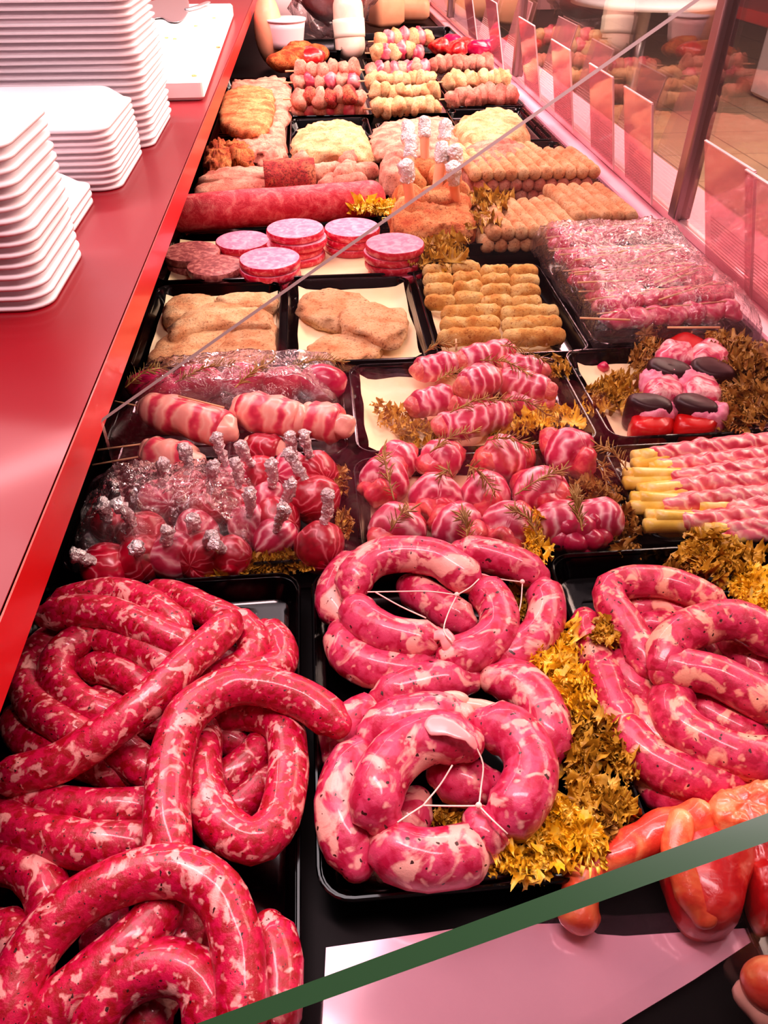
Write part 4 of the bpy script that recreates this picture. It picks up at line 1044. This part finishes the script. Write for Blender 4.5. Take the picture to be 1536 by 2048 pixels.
# ---- kebabs with pepper and aubergine
def kebab(items, p_end, label):
    a = W(*items[0][1], .03)
    t = thing('kebab_skewer', label, 'kebab', (a.x, a.y, .012), 'pepper and aubergine kebabs')
    top = W(items[0][1][0] + 12, items[0][1][1] - 26, .032); bot = W(*p_end, .030)
    mk('skewer_stick', tube([top, bot], .0014, 8, .02, 'flat', raw=True), M['wood'], t)
    for i, (k, (x, y)) in enumerate(items):
        c = W(x, y, .034)
        if k == 'pepper':
            o = .018
            P = [c + Vector((-o, -.004, -.012)), c + Vector((o, -.002, -.012)), c + Vector((o * .9, .006, .014)), c + Vector((-o * .8, .004, .015))]
            mk('pepper_piece', slab([(x - 38, y - 14), (x + 2, y - 28), (x + 44, y - 8), (x + 38, y + 16), (x, y + 22), (x - 38, y + 14)], .012, .024, .1, 40, i, 30, .3), M['pepper'], t)
        elif k == 'aub':
            mk('aubergine_slice', slab([(x - 44, y - 14), (x - 5, y - 16), (x + 42, y + 0), (x + 44, y + 14), (x, y + 14), (x - 42, y + 2)], .012, .040, .06, 30, i, 30, .1, tilt=(0, .1)), M['aubergine'], t)
        elif k == 'mince':
            mk('mince_piece', slab([(x - 38, y - 12), (x - 6, y - 20), (x + 34, y - 8), (x + 36, y + 10), (x + 4, y + 16), (x - 34, y + 10)], .012, .032, .16, 60, i, 36, .3, crag=.12), M['patty_top'], t)
        else:
            mk('bacon_piece', slab([(x - 42, y + 2), (x - 28, y - 20), (x + 6, y - 25), (x + 36, y - 10), (x + 40, y + 14), (x, y + 20), (x - 30, y + 18)], .012, .036, .12, 50, i, 42, .45), M['bacon_uvless'], t)
    return t
kebab([('pepper', (1372, 690)), ('bacon', (1352, 704)), ('aub', (1342, 730)), ('mince', (1322, 750)), ('bacon', (1328, 776)), ('aub', (1302, 800)), ('mince', (1318, 815)), ('pepper', (1304, 838))], (1297, 862), 'left kebab skewer with bacon, aubergine and a broad red pepper at its near end')
kebab([('pepper', (1440, 695)), ('bacon', (1420, 704)), ('aub', (1428, 732)), ('mince', (1395, 752)), ('bacon', (1405, 776)), ('aub', (1395, 802)), ('mince', (1420, 818)), ('pepper', (1392, 836))], (1390, 860), 'right kebab skewer with bacon, aubergine and a pointed red pepper at its near end')
solo('red_berry', ball(W(1207, 734, .014), .008, n=8, wob=.3, wf=120), M['beef'], 'small red berry lying on the cream paper left of the kebabs', 'berry')

# ---- asparagus in bacon
AS = [((1262, 922), (1296, 915), (1600, 878), 'farthest'), ((1290, 944), (1312, 940), (1600, 906), 'second'), ((1243, 958), (1338, 962), (1600, 930), 'third, with long bare stalks'),
      ((1272, 990), (1335, 982), (1600, 952), 'fourth'), ((1256, 1006), (1322, 1014), (1600, 985), 'fifth, with thick bare stalks'), ((1372, 1026), (1440, 1024), (1600, 1010), 'sixth, set back to the right'),
      ((1285, 1042), (1360, 1046), (1600, 1035), 'seventh, with the broadest yellow stalk'), ((1400, 1068), (1430, 1066), (1600, 1062), 'nearest')]
for i, (a, b, e, l) in enumerate(AS):
    z = .034 - (.004 if i in (1, 5) else 0); r = .0125
    A, B, E_ = W(*a, z), W(*b, z), W(*e, z)
    if E_.x > .60: E_ = B + (E_ - B) * ((.60 - B.x) / (E_.x - B.x))
    t = thing('asparagus_bundle', 'bacon-wound asparagus bundle, %s from the camera side' % l if 0 else 'bacon-wound asparagus bundle, ' + (l if l in ('farthest', 'nearest') else l.replace('second', 'second from the back').replace('third', 'third from the back').replace('fourth', 'fourth from the back').replace('fifth', 'fifth from the back').replace('sixth', 'sixth from the back').replace('seventh', 'seventh from the back')), 'asparagus bundle', (A.x, A.y, z - r), 'bacon-wound asparagus bundles')
    d = (E_ - B).normalized(); s = Vector((-d.y, d.x, 0))
    for k, (o1, o2) in enumerate(((-.007, .0), (.007, .001), (0, .006))):
        mk('asparagus_stalk', tube([A + s * o1 + Vector((0, 0, o2 - .001)) + d * (.006 * k), B + d * .03 + s * o1 * .7 + Vector((0, 0, o2 * .5))], .0082, 10, .008, 'flat'), M['asparagus'], t)
    mk('bacon', tube([B, B.lerp(E_, .5) + Vector((0, 0, .002)), E_], r, 20, .004, 'flat', .22, 70, lambda u: 1 - .2 * max(0, 1 - u / .08) + .07 * math.sin(u * 60), rseed=i), M['bacon_diag'], t)

# ================================================================== CRUMBED THINGS
def cut(outline, z, t, mat, label, cat='breaded cutlet', group=None, seed=0, **k):
    k.setdefault('crag', .05)
    return solo(k.pop('name', 'breaded_cutlet'), slab(outline, z, t, seed=seed, n=72, **k), M[mat], label, cat, group)
GC = 'pale breaded cutlets in the tray by the ledge'
cut([(300, 716), (318, 676), (360, 658), (420, 648), (470, 655), (478, 690), (430, 722), (350, 730)], .006, .022, 'bread', 'pale breaded cutlet at the front left of the ledge-side tray', group=GC, seed=1)
cut([(425, 722), (448, 676), (495, 642), (546, 632), (550, 700), (510, 722)], .006, .024, 'bread', 'pale breaded cutlet at the front right of the ledge-side tray', group=GC, seed=2)
cut([(328, 604), (350, 590), (400, 584), (432, 590), (425, 606), (395, 624), (350, 640), (328, 638)], .008, .024, 'bread', 'pale breaded cutlet at the back left of the ledge-side tray', group=GC, seed=3)
cut([(334, 648), (372, 622), (425, 602), (470, 606), (535, 616), (540, 645), (490, 650), (430, 648), (380, 660), (340, 672)], .018, .022, 'bread', 'long pale breaded cutlet with browned edge across the middle of the ledge-side tray', group=GC, seed=4)
cut([(432, 594), (462, 584), (545, 586), (548, 606), (500, 612), (455, 608)], .018, .018, 'bread', 'small pale breaded cutlet at the back right of the ledge-side tray', group=GC, seed=5)
GD = 'breaded cutlets on cream paper'
cut([(597, 600), (612, 581), (655, 574), (702, 580), (735, 592), (740, 612), (700, 642), (640, 640), (600, 622)], .008, .020, 'bread', 'oval breaded cutlet at the back left on cream paper', group=GD, seed=6, dome=.1)
cut([(680, 622), (705, 604), (740, 600), (775, 610), (812, 622), (810, 658), (775, 678), (720, 664), (685, 645)], .018, .020, 'bread', 'oval breaded cutlet at the right, overlapping its neighbour on cream paper', group=GD, seed=7, dome=.1)
cut([(612, 690), (650, 668), (710, 664), (758, 680), (752, 706), (700, 722), (640, 718), (615, 708)], .008, .018, 'bread', 'breaded cutlet lying alone at the front on cream paper', group=GD, seed=8, dome=.1)

def hroll(px, py, L, r, z, mat, label, group, seed, ang=0.0, name='crumbed_roll', cat='crumbed roll', wob=.24):
    c = W(px, py, z); d = Vector((math.cos(ang), math.sin(ang), 0)) * L / 2
    return solo(name, tube([c - d, c + Vector((0, random.uniform(-.002, .002), random.uniform(-.001, .002))), c + d], r * random.uniform(.96, 1.08), 20, r * .3, 'round', wob, 110, rseed=seed), M[mat], label, cat, group)
GG = 'golden crumbed rolls'
for j, y in enumerate((543, 562, 582, 604)):
    for i, x in enumerate((878, 935, 992, 1050)):
        hroll(x + j * 2 - 4, y - (6 if i == 1 else 0) + i * 1, .030, .0125, .034 - .001 * j, 'bread_gold', 'small golden crumbed roll, row %s from the back, %s' % (['one', 'two', 'three', 'four'][j], ['leftmost', 'second from the left', 'third from the left', 'rightmost'][i]), GG, j * 4 + i, name='crumbed_roll')
for j, y in enumerate((628, 650, 674)):
    for i, x in enumerate((942 - j * 2, 1058 + j * 5)):
        hroll(x, y, .072, .0135, .032, 'bread_gold', 'long golden crumbed roll, %s row, %s' % (['farthest', 'middle', 'nearest'][j], ['left', 'right'][i]), GG, 30 + j * 2 + i)
for i, (x, y) in enumerate(((1052, 682), (1092, 680), (912, 690))):
    p = W(x, y, .030); solo('toothpick', tube([p + Vector((0, .004, .008)), p + Vector((0, -.006, -.006))], .0016, 8, .01, 'flat', raw=True), M['wood'], ['toothpick in the nearest right golden roll, left of two', 'toothpick in the nearest right golden roll, right of two', 'toothpick in the nearest left golden roll'][i], 'toothpick', 'toothpicks in the golden rolls')

# croquettes in piles, lying along the counter
def croq(x, y0, y1, z, label, group, seed, dx=0.0, r=.0140, mat='bread'):
    return solo('croquette', tube([Vector((x, y0, z)), Vector((x + dx / 2, (y0 + y1) / 2, z + .001)), Vector((x + dx, y1, z))], r, 16, .006, 'round', .18, 90, rseed=seed), M[mat], label, 'croquette', group)
n = 0
for lay in range(3):
    k = 11 - lay % 2
    for i in range(k):
        x = .345 + .0262 * i + (.013 if lay % 2 else 0)
        croq(x, 1.70, 1.86, .020 + lay * .0235, 'croquette of the large far pile, %s layer, %s from the left' % (['bottom', 'middle', 'top'][lay], ORD[i]), 'croquettes in the far pile', n, -.01, mat='bread_pink' if lay < 2 else 'bread'); n += 1
for lay in range(2):
    for i in range(7):
        croq(.318 + .0252 * i + (.012 if lay else 0), 1.405, 1.565, .022 + lay * .0235, 'croquette of the near left pile, %s layer, %s from the left' % (['bottom', 'top'][lay], ORD[i]), 'croquettes in the near left pile', n, -.012); n += 1
for lay in range(2):
    for i in range(5):
        croq(.500 + .0262 * i + (.012 if lay else 0), 1.475, 1.655, .022 + lay * .0235, 'croquette of the near right pile, %s layer, %s from the left' % (['bottom', 'top'][lay], ORD[i]), 'croquettes in the near right pile', n, -.014); n += 1
for i in range(8):
    croq(.372 + .026 * i, 1.90, 2.03, .038, 'croquette behind the large far pile, %s from the left' % ORD[i], 'croquettes behind the far pile', n, -.012); n += 1

# burger patties
def patties(px, py, cnt, top, label, seed, r=.051, th=.0145):
    c = W(px, py, .008 + cnt * th)
    for k in range(cnt):
        rn = random.Random(seed * 10 + k); x = c.x + (rn.uniform(-.005, .005) if k < cnt - 1 else 0) ; y = c.y + (rn.uniform(-.004, .006) if k < cnt - 1 else 0)
        z0 = .008 + k * th
        lab = (label if k == cnt - 1 else 'burger patty %s in the stack: %s' % (['lowest', 'second from the bottom', 'third from the bottom'][k], label))
        lab = ' '.join(lab.split()[:16])
        P = []
        t = thing('burger_patty', lab, 'burger patty', (x, y, z0), 'stacked burger patties')
        prof = [(.97, 0), (1.0, .15), (1.01, .5), (1.0, .85), (.975, 1.0)]
        V = []; F = []; nn = 36
        for s, h in prof:
            for a in range(nn):
                th_ = 2 * PI * a / nn; q = r * s * (1 + .025 * noise.noise(Vector((math.cos(th_) * 2, math.sin(th_) * 2, seed + k))))
                V.append((x + q * math.cos(th_), y + q * math.sin(th_), z0 + h * (th - .0015)))
        for i in range(len(prof) - 1):
            for a in range(nn): F.append((i * nn + a, i * nn + (a + 1) % nn, (i + 1) * nn + (a + 1) % nn, (i + 1) * nn + a))
        F.append(tuple(reversed(range(nn))))
        mk('side', (V, F, None), M['patty_brown' if top == 'patty_brown' else 'patty_side'], t)
        T = []; 
        for s, h in ((.975, 1.0), (.9, 1.06), (.5, 1.08)):
            for a in range(nn):
                th_ = 2 * PI * a / nn; q = r * s * (1 + .025 * noise.noise(Vector((math.cos(th_) * 2, math.sin(th_) * 2, seed + k))))
                T.append((x + q * math.cos(th_), y + q * math.sin(th_), z0 + h * (th - .0015)))
        F2 = []
        for i in range(2):
            for a in range(nn): F2.append((i * nn + a, i * nn + (a + 1) % nn, (i + 1) * nn + (a + 1) % nn, (i + 1) * nn + a))
        F2.append(tuple(range(2 * nn, 3 * nn)))
        mk('top_face', (T, F2, None), M[top], t)
patties(382, 500, 2, 'patty_brown', 'dark peppered patty at the far left', 1)
patties(429, 528, 2, 'patty_brown', 'dark peppered patty overlapping at the front left', 2, .049)
patties(485, 478, 2, 'patty_top', 'pink patty behind, third from the left', 3)
patties(539, 514, 3, 'patty_top', 'pink patty at the front in the middle', 4, .053)
patties(590, 454, 4, 'patty_top', 'pink patty on the tall stack behind the middle', 5, .053)
patties(704, 452, 3, 'patty_top', 'pink patty on the stack crossed by the glass edge', 6, .053)
patties(790, 484, 4, 'patty_top', 'pink patty at the far right beside lettuce', 7, .052)

# meatloaf roll and things behind it
solo('meatloaf_roll', tube([W(352, 428, .045), W(450, 420, .048), W(600, 410, .048), W(742, 398, .045)], .036, 26, .012, 'round', .08, 18), M['loaf'], 'long spiced red meatloaf roll lying behind the burger patties', 'meatloaf')
GT = 'flat red steaks by the ledge'
cut([(382, 392), (400, 376), (460, 368), (532, 366), (534, 396), (470, 400), (400, 402)], .022, .024, 'bread_pink', 'nearest flat crumbed steak of the pile by the ledge', 'steak', GT, 11, name='flat_steak')
cut([(390, 372), (420, 358), (480, 352), (532, 352), (532, 372), (470, 378), (400, 384)], .028, .026, 'bread_pink', 'middle flat crumbed steak of the pile by the ledge', 'steak', GT, 12, name='flat_steak')
cut([(398, 352), (430, 338), (490, 332), (534, 332), (532, 352), (470, 358), (405, 362)], .030, .028, 'bread_pink', 'farthest flat crumbed steak of the pile by the ledge', 'steak', GT, 13, name='flat_steak')
c = W(580, 362, .05)
solo('stuffed_roast', xform(tube([Vector((-.055, 0, 0)), Vector((0, 0, 0)), Vector((.055, 0, 0))], .048, 30, .01, 'flat', .10, 26, flat=.95), Matrix.Translation(c) @ Matrix.Rotation(.06, 4, 'Z')), M['bread_red'], 'blocky spice-crusted roast between the flat steaks and the small rolls', 'roast')
GS = 'small pink crumbed rolls'
for i, (x, y, z, l) in enumerate([(610, 318, .05, 'farthest small pink roll above the spiced roast'), (645, 322, .04, 'small pink roll at the back, second from the left'), (700, 320, .05, 'small pink roll at the back right'),
        (652, 345, .042, 'small pink roll in the middle, left'), (692, 345, .05, 'small pink roll in the middle'), (722, 346, .042, 'small pink roll at the right wall'),
        (660, 372, .03, 'small pink roll at the front left'), (700, 368, .036, 'small pink roll at the front right')]):
    hroll(x, y, .052, .021, z - .012, 'bread_pink', l, GS, i + 60, .4 if i % 2 else 1.2, name='pink_roll', cat='pink roll', wob=.18)

# heap of breaded steaks by the ledge
GH = 'breaded steaks heaped by the ledge'
cut([(462, 162), (500, 154), (572, 156), (574, 230), (520, 250), (470, 240)], .020, .030, 'bread_pink', 'pink breaded steak at the back of the heap by the ledge', group=GH, seed=20, crag=.06)
cut([(500, 236), (560, 230), (570, 270), (566, 312), (520, 312), (470, 300), (470, 268)], .020, .036, 'bread_pink', 'creased pink breaded steak at the front of the heap by the ledge', group=GH, seed=21, crag=.08, wob=.22)
cut([(440, 205), (456, 176), (500, 168), (545, 178), (540, 235), (505, 256), (460, 250), (438, 236)], .055, .030, 'bread_orange', 'round rough breaded steak on top of the heap by the ledge', group=GH, seed=22, crag=.05, wob=.1)
for i, pl in enumerate([[(405, 318), (418, 285), (445, 278), (462, 300), (455, 332), (420, 335)], [(445, 290), (480, 280), (505, 300), (500, 322), (470, 320)]]):
    cut(pl, .015, .045, 'bread_crust', ['orange-brown fried piece right at the ledge', 'orange-brown fried piece with a stubby end, right of its twin'][i], 'fried piece', 'fried brown pieces', 24 + i, name='fried_piece', crag=.12, wob=.25)

# domed fillets
GF = 'domed pale breaded fillets'
cut([(582, 300), (592, 258), (640, 240), (690, 240), (732, 258), (740, 300), (690, 308), (620, 308)], .012, .045, 'bread', 'domed pale breaded fillet between the heap and the foil-tipped chicken', 'breaded fillet', GF, 30, dome=.6, name='breaded_fillet')
cut([(742, 290), (752, 252), (800, 236), (880, 230), (905, 250), (918, 290), (850, 312), (770, 306)], .014, .034, 'bread_pink', 'pale breaded fillet behind the foil-tipped chicken', 'breaded fillet', GF, 31, dome=.4, name='breaded_fillet')
cut([(908, 252), (940, 226), (985, 214), (1030, 222), (1060, 262), (1010, 278), (950, 282)], .012, .045, 'bread', 'pale breaded fillet at the right behind the croquettes', 'breaded fillet', GF, 32, dome=.5, name='breaded_fillet')
cut([(925, 330), (935, 290), (990, 278), (1040, 285), (1060, 310), (1010, 335), (950, 345)], .020, .050, 'bread_pink', 'pale breaded piece just behind the far croquette pile', 'breaded fillet', GF, 33, dome=.4, name='breaded_fillet')
cut([(762, 342), (762, 318), (790, 304), (812, 318), (810, 345), (785, 352)], .020, .05, 'bread_pink', 'small round breaded piece left of the foil tips', 'breaded fillet', GF, 34, dome=.6, name='breaded_fillet')

# foil-tipped breaded chicken
GO = 'foil-tipped breaded drumsticks'
def foil_leg(tip, base, label, seed):
    a = W(*base, .055); b = W(*tip, .14)
    t = thing('breaded_drumstick', label, 'breaded drumstick', (a.x, a.y, .01), GO)
    mk('meat', ball(a - Vector((0, 0, .012)), .036, 1, 1.2, .85, 12, .3, 30, seed), M['bread_orange'], t)
    mk('bone', tube([a, a.lerp(b, .8)], .0105, 12, .01, 'flat', .2, 60), M['ham'], t)
    mk('foil_tip', tube([a.lerp(b, .72), b], .0145, 12, .005, 'round', .5, 110, rseed=seed), M['foil'], t)
for i, (tp, bs_, l) in enumerate([((815, 252), (818, 350), 'at the back left'), ((848, 243), (850, 335), 'at the very back'), ((892, 248), (885, 345), 'at the back right'),
        ((822, 280), (815, 385), 'second in the left file'), ((812, 330), (822, 420), 'nearest in the left file'), ((886, 294), (872, 390), 'in the middle of the right side'),
        ((910, 300), (915, 380), 'beside the right wall'), ((905, 335), (912, 410), 'nearest at the right, crossed by the glass edge')]):
    foil_leg(tp, bs_, 'foil-tipped breaded drumstick ' + l, i)
cut([(782, 440), (790, 400), (850, 385), (920, 390), (948, 420), (945, 448), (880, 455), (800, 455)], .020, .040, 'bread_orange', 'rough orange breaded mass at the front of the foil-tipped chicken', 'breaded chicken', None, 41, name='breaded_chicken', crag=.12, wob=.16)
solo('breaded_chicken', ball(W(872, 400, .065), .034, 1.4, .9, .6, 14, .25, 40, 3), M['bread_orange'], 'oval breaded chicken piece lying on the rough orange mass', 'breaded chicken')

# cube skewers far back
GQ = 'cube skewers in the far trays'
def cube_skewer(p0, p1, z, mat, label, r=.026, n=7, seed=0, mat2=None):
    a = W(*p0, z); b = W(*p1, z)
    t = thing('cube_skewer', label, 'cube skewer', ((a.x + b.x) / 2, (a.y + b.y) / 2, z - r), GQ)
    d = (b - a).normalized()
    mk('skewer_stick', tube([a - d * .035, b + d * .01], .0025, 6, .1, 'flat', raw=True), M['wood'], t)
    for k in range(n):
        c = a.lerp(b, (k + .5) / n)
        mk('meat_cube', ball(c + Vector((0, random.uniform(-.006, .006), random.uniform(-.004, .006))), r * random.uniform(.95, 1.2), .85, 1.05, .95, 8, .4, 45, seed + k), M[mat2 if (mat2 and k % 2) else mat], t)
cube_skewer((592, 142), (718, 140), .085, 'bread_pink', 'pink cube skewer on top at the back of the left far tray', .028, 6, 1)
cube_skewer((588, 165), (715, 162), .055, 'bread_pink', 'pink and red cube skewer below the top one in the left far tray', .028, 6, 11, 'cube_red')
cube_skewer((590, 198), (728, 195), .070, 'bread_pink', 'upper cube skewer at the front of the left far tray', .027, 7, 21, 'bread_red')
cube_skewer((588, 222), (728, 218), .036, 'bread_pink', 'lower cube skewer at the front of the left far tray', .026, 7, 31, 'cube_red')
cube_skewer((735, 140), (855, 136), .06, 'bread_pink', 'pink cube skewer at the back of the middle far tray', .026, 8, 41, 'cube_red')
cube_skewer((738, 162), (866, 158), .062, 'bread', 'peach cube skewer, second from the back of the middle far tray', .026, 8, 51)
cube_skewer((745, 188), (872, 184), .056, 'bread', 'peach cube skewer, third from the back of the middle far tray', .027, 8, 61)
cube_skewer((750, 218), (878, 214), .040, 'bread', 'nearest peach cube skewer of the middle far tray', .024, 9, 71)
cube_skewer((858, 132), (980, 126), .062, 'bread_pink', 'pink cube skewer at the back of the right far tray', .028, 8, 81)
cube_skewer((892, 164), (1012, 158), .060, 'bread', 'thick peach crumbed skewer in the middle of the right far tray', .028, 9, 91)
cube_skewer((900, 198), (1030, 190), .046, 'bread_pink', 'nearest crumbed skewer of the right far tray', .028, 9, 101)
cube_skewer((752, 82), (862, 72), .085, 'bread', 'red and peach cube skewer at the back of the small far tray', .032, 7, 111, 'cube_red')
cube_skewer((748, 106), (842, 104), .055, 'bread', 'red and peach cube skewer at the front of the small far tray', .030, 6, 121, 'cube_red')
for i, (x, y) in enumerate(((882, 92), (905, 86), (930, 92), (955, 96), (915, 100), (975, 94))):
    solo('meat_lump', ball(W(x, y, .06), .042, 1.1, 1, .7, 9, .4, 30, i), M['beef'] if i % 2 else M['chicken_red'], 'dark red meat lump in the farthest tray, ' + ['leftmost', 'at the back left', 'in the middle', 'right of the middle', 'at the front', 'rightmost'][i], 'meat lump', 'red meat lumps in the far tray')

# far end goods
solo('ham_half', ball(Vector((-.150, 3.44, .122)), .12, .46, .7, 1.0, 16, .05, 6), M['ham'], 'large pale peach ham standing at the far end beside the ledge', 'ham')
tb = thing('cream_tub', 'small pink cream tub behind the glazed chicken', 'tub', W(574, 82, .06))
c = W(574, 94, .07)
mk('cup', tube([c, c + Vector((0, 0, .085))], .075, 24, .1, 'flat', taper=lambda u: .82 + .18 * u), M['tub'], tb)
mk('lid', tube([c + Vector((0, 0, .086)), c + Vector((0, 0, .094))], .079, 24, .1, 'flat', raw=True), M['foam'], tb)
for i, (x, y, r_) in enumerate(((568, 122, .05), (592, 116, .052), (618, 116, .05), (600, 102, .05), (634, 108, .042))):
    solo('glazed_chicken', ball(W(x, y, .075), r_, 1.2, .9, .7, 11, .3, 24, i), M['bread_crust' if i != 2 else 'chicken_red'], 'glazed chicken piece in the far dark tray, ' + ['leftmost', 'second from the left', 'third from the left', 'at the back', 'rightmost'][i], 'glazed chicken', 'glazed chicken pieces')
M['casing_white'] = mottled('white_casing', [(0, 'f0b8a0'), (.5, 'fbd8c0'), (1, 'fff0dc')], 18, 3, .4, .4, .2)
wl = thing('wrapped_salami', 'pale paper-wrapped salami standing upright behind the cube skewers', 'salami', (.165, 3.5, .004))
c = Vector((.165, 3.50, .055))
mk('wrapping', tube([c, c + Vector((-.005, .02, .13))], .060, 22, .02, 'round', .05, 18), M['casing_white'], wl)
mk('label', tube([c + Vector((-.001, .004, .03)), c + Vector((-.004, .016, .09))], .0625, 22, .02, 'flat', .05, 18), M['label'], wl)
bg = thing('bagged_bread', 'dark brown loaf in a clear bag at the far end', 'bread', (.12, 4.05, .01))
mk('loaf', ball(Vector((.12, 4.05, .16)), .14, 1.0, .7, .6, 14, .15, 12), M['brown'], bg)
mk('bag', ball(Vector((.12, 4.05, .205)), .19, 1.0, .7, .98, 18, .35, 18), M['film'], bg)
solo('peach_block', xform(box(-.085, .085, -.07, .07, -.08, .08, .02), Matrix.Translation(Vector((.375, 4.35, .10))) @ Matrix.Rotation(.5, 4, 'Z')), M['ham'], 'peach meat block at the far end behind the small skewer tray', 'meat block', 'peach meat blocks')
solo('peach_block', xform(box(-.11, .11, -.08, .08, -.045, .045, .02), Matrix.Translation(Vector((.52, 4.62, .06))) @ Matrix.Rotation(-.1, 4, 'Z')), M['ham'], 'flat peach meat block at the right end of the far blocks', 'meat block', 'peach meat blocks')
solo('peach_block', xform(box(-.17, .17, -.12, .12, -.15, .15, .03), Matrix.Translation(Vector((.48, 4.90, .17))) @ Matrix.Rotation(.1, 4, 'Z')), M['ham'], 'largest peach meat block against the far wall', 'meat block', 'peach meat blocks')
solo('white_parcel', xform(box(-.12, .12, -.09, .09, -.10, .10, .03), Matrix.Translation(Vector((-.09, 4.50, .11))) @ Matrix.Rotation(.3, 4, 'Z')), M['tub'], 'pinkish white parcel against the far wall behind the tub', 'parcel')
# ================================================================== NEAR CORNER, SEEN THROUGH THE GREEN-EDGED DIVIDER
def poly_plate(pts, z, t):
    P = [W(a, b, z) for a, b in pts]; n = len(P)
    V = [(p.x, p.y, z - t) for p in P] + [(p.x, p.y, z) for p in P]
    F = [tuple(reversed(range(n))), tuple(range(n, 2 * n))] + [(k, (k + 1) % n, n + (k + 1) % n, n + k) for k in range(n)]
    return V, F, None
plate = [(652, 1895), (960, 1850), (1160, 1846), (1195, 1868), (1250, 1872), (1400, 1862), (1498, 1856), (1508, 1880), (1390, 1958), (1235, 2052), (1080, 2140), (640, 2140)]  # outline of the pink reflection, drawn here as a coloured plate
pl = mk('reflection_plate', poly_plate(plate, .0045, .004), M['plate'], smooth=False)
tag(pl, 'plate painted with a pink lamp reflection, in the near right corner under the glass', 'plate')
tray(.125, .45, .198, .232, 'black tray wall strip behind the orange chicken', .012, ribs=False, r=.006) if 0 else None
t2 = tray(.262, .50, .06, .228, 'black scratched tray under the orange chicken and the pale-topped piece', .010, ribs=True)
ch = thing('raw_chicken', 'orange marinated chicken with a slender limb reaching to the left, below the green glass edge', 'chicken', W(1400, 1700, .01))
mk('body', slab([(1330, 1640), (1380, 1600), (1440, 1590), (1500, 1610), (1530, 1680), (1505, 1760), (1490, 1830), (1430, 1850), (1380, 1820), (1345, 1740)], .006, .034, .12, 30, 4, 72, .5), M['chicken_red'], ch)
mk('wing', tube([W(1400, 1640, .040), W(1320, 1660, .036), W(1240, 1706, .030), W(1180, 1745, .026), W(1160, 1800, .022), W(1158, 1830, .018)], .0125, 18, .004, 'round', .3, 60, lambda u: 1.15 - .45 * u + .45 * max(0, (u - .7) / .3)), M['chicken'], ch)
mk('leg', tube([W(1360, 1640, .046), W(1352, 1700, .044), W(1372, 1770, .040), W(1410, 1830, .032)], .0095, 16, .004, 'round', .35, 60), M['chicken'], ch)
GX = 'marinated meat pieces at the right edge'
cut([(1420, 1590), (1470, 1570), (1545, 1560), (1560, 1640), (1500, 1660), (1440, 1640)], .036, .022, 'chicken', 'orange marinated piece at the right edge just below the green glass edge', 'marinated meat', GX, 50, name='marinated_meat', crag=.2)
cut([(1500, 1660), (1560, 1640), (1580, 1800), (1545, 1840), (1515, 1780)], .012, .028, 'chicken_red', 'red marinated strip at the right edge beside the chicken', 'marinated meat', GX, 51, name='marinated_meat', crag=.1)
pt = thing('stuffed_parcel', 'round orange-topped parcel with a pale base in the lower right corner', 'parcel', W(1530, 2000, .012))
c = W(1533, 1985, .034)
mk('top', ball(c + Vector((.003, .002, .002)), .0165, 1, 1, 1.0, 14, .1, 40), M['chicken'], pt)
mk('base', ball(c - Vector((-.002, .002, .010)), .0170, 1, 1, .9, 12, .25, 60), M['fat'], pt)
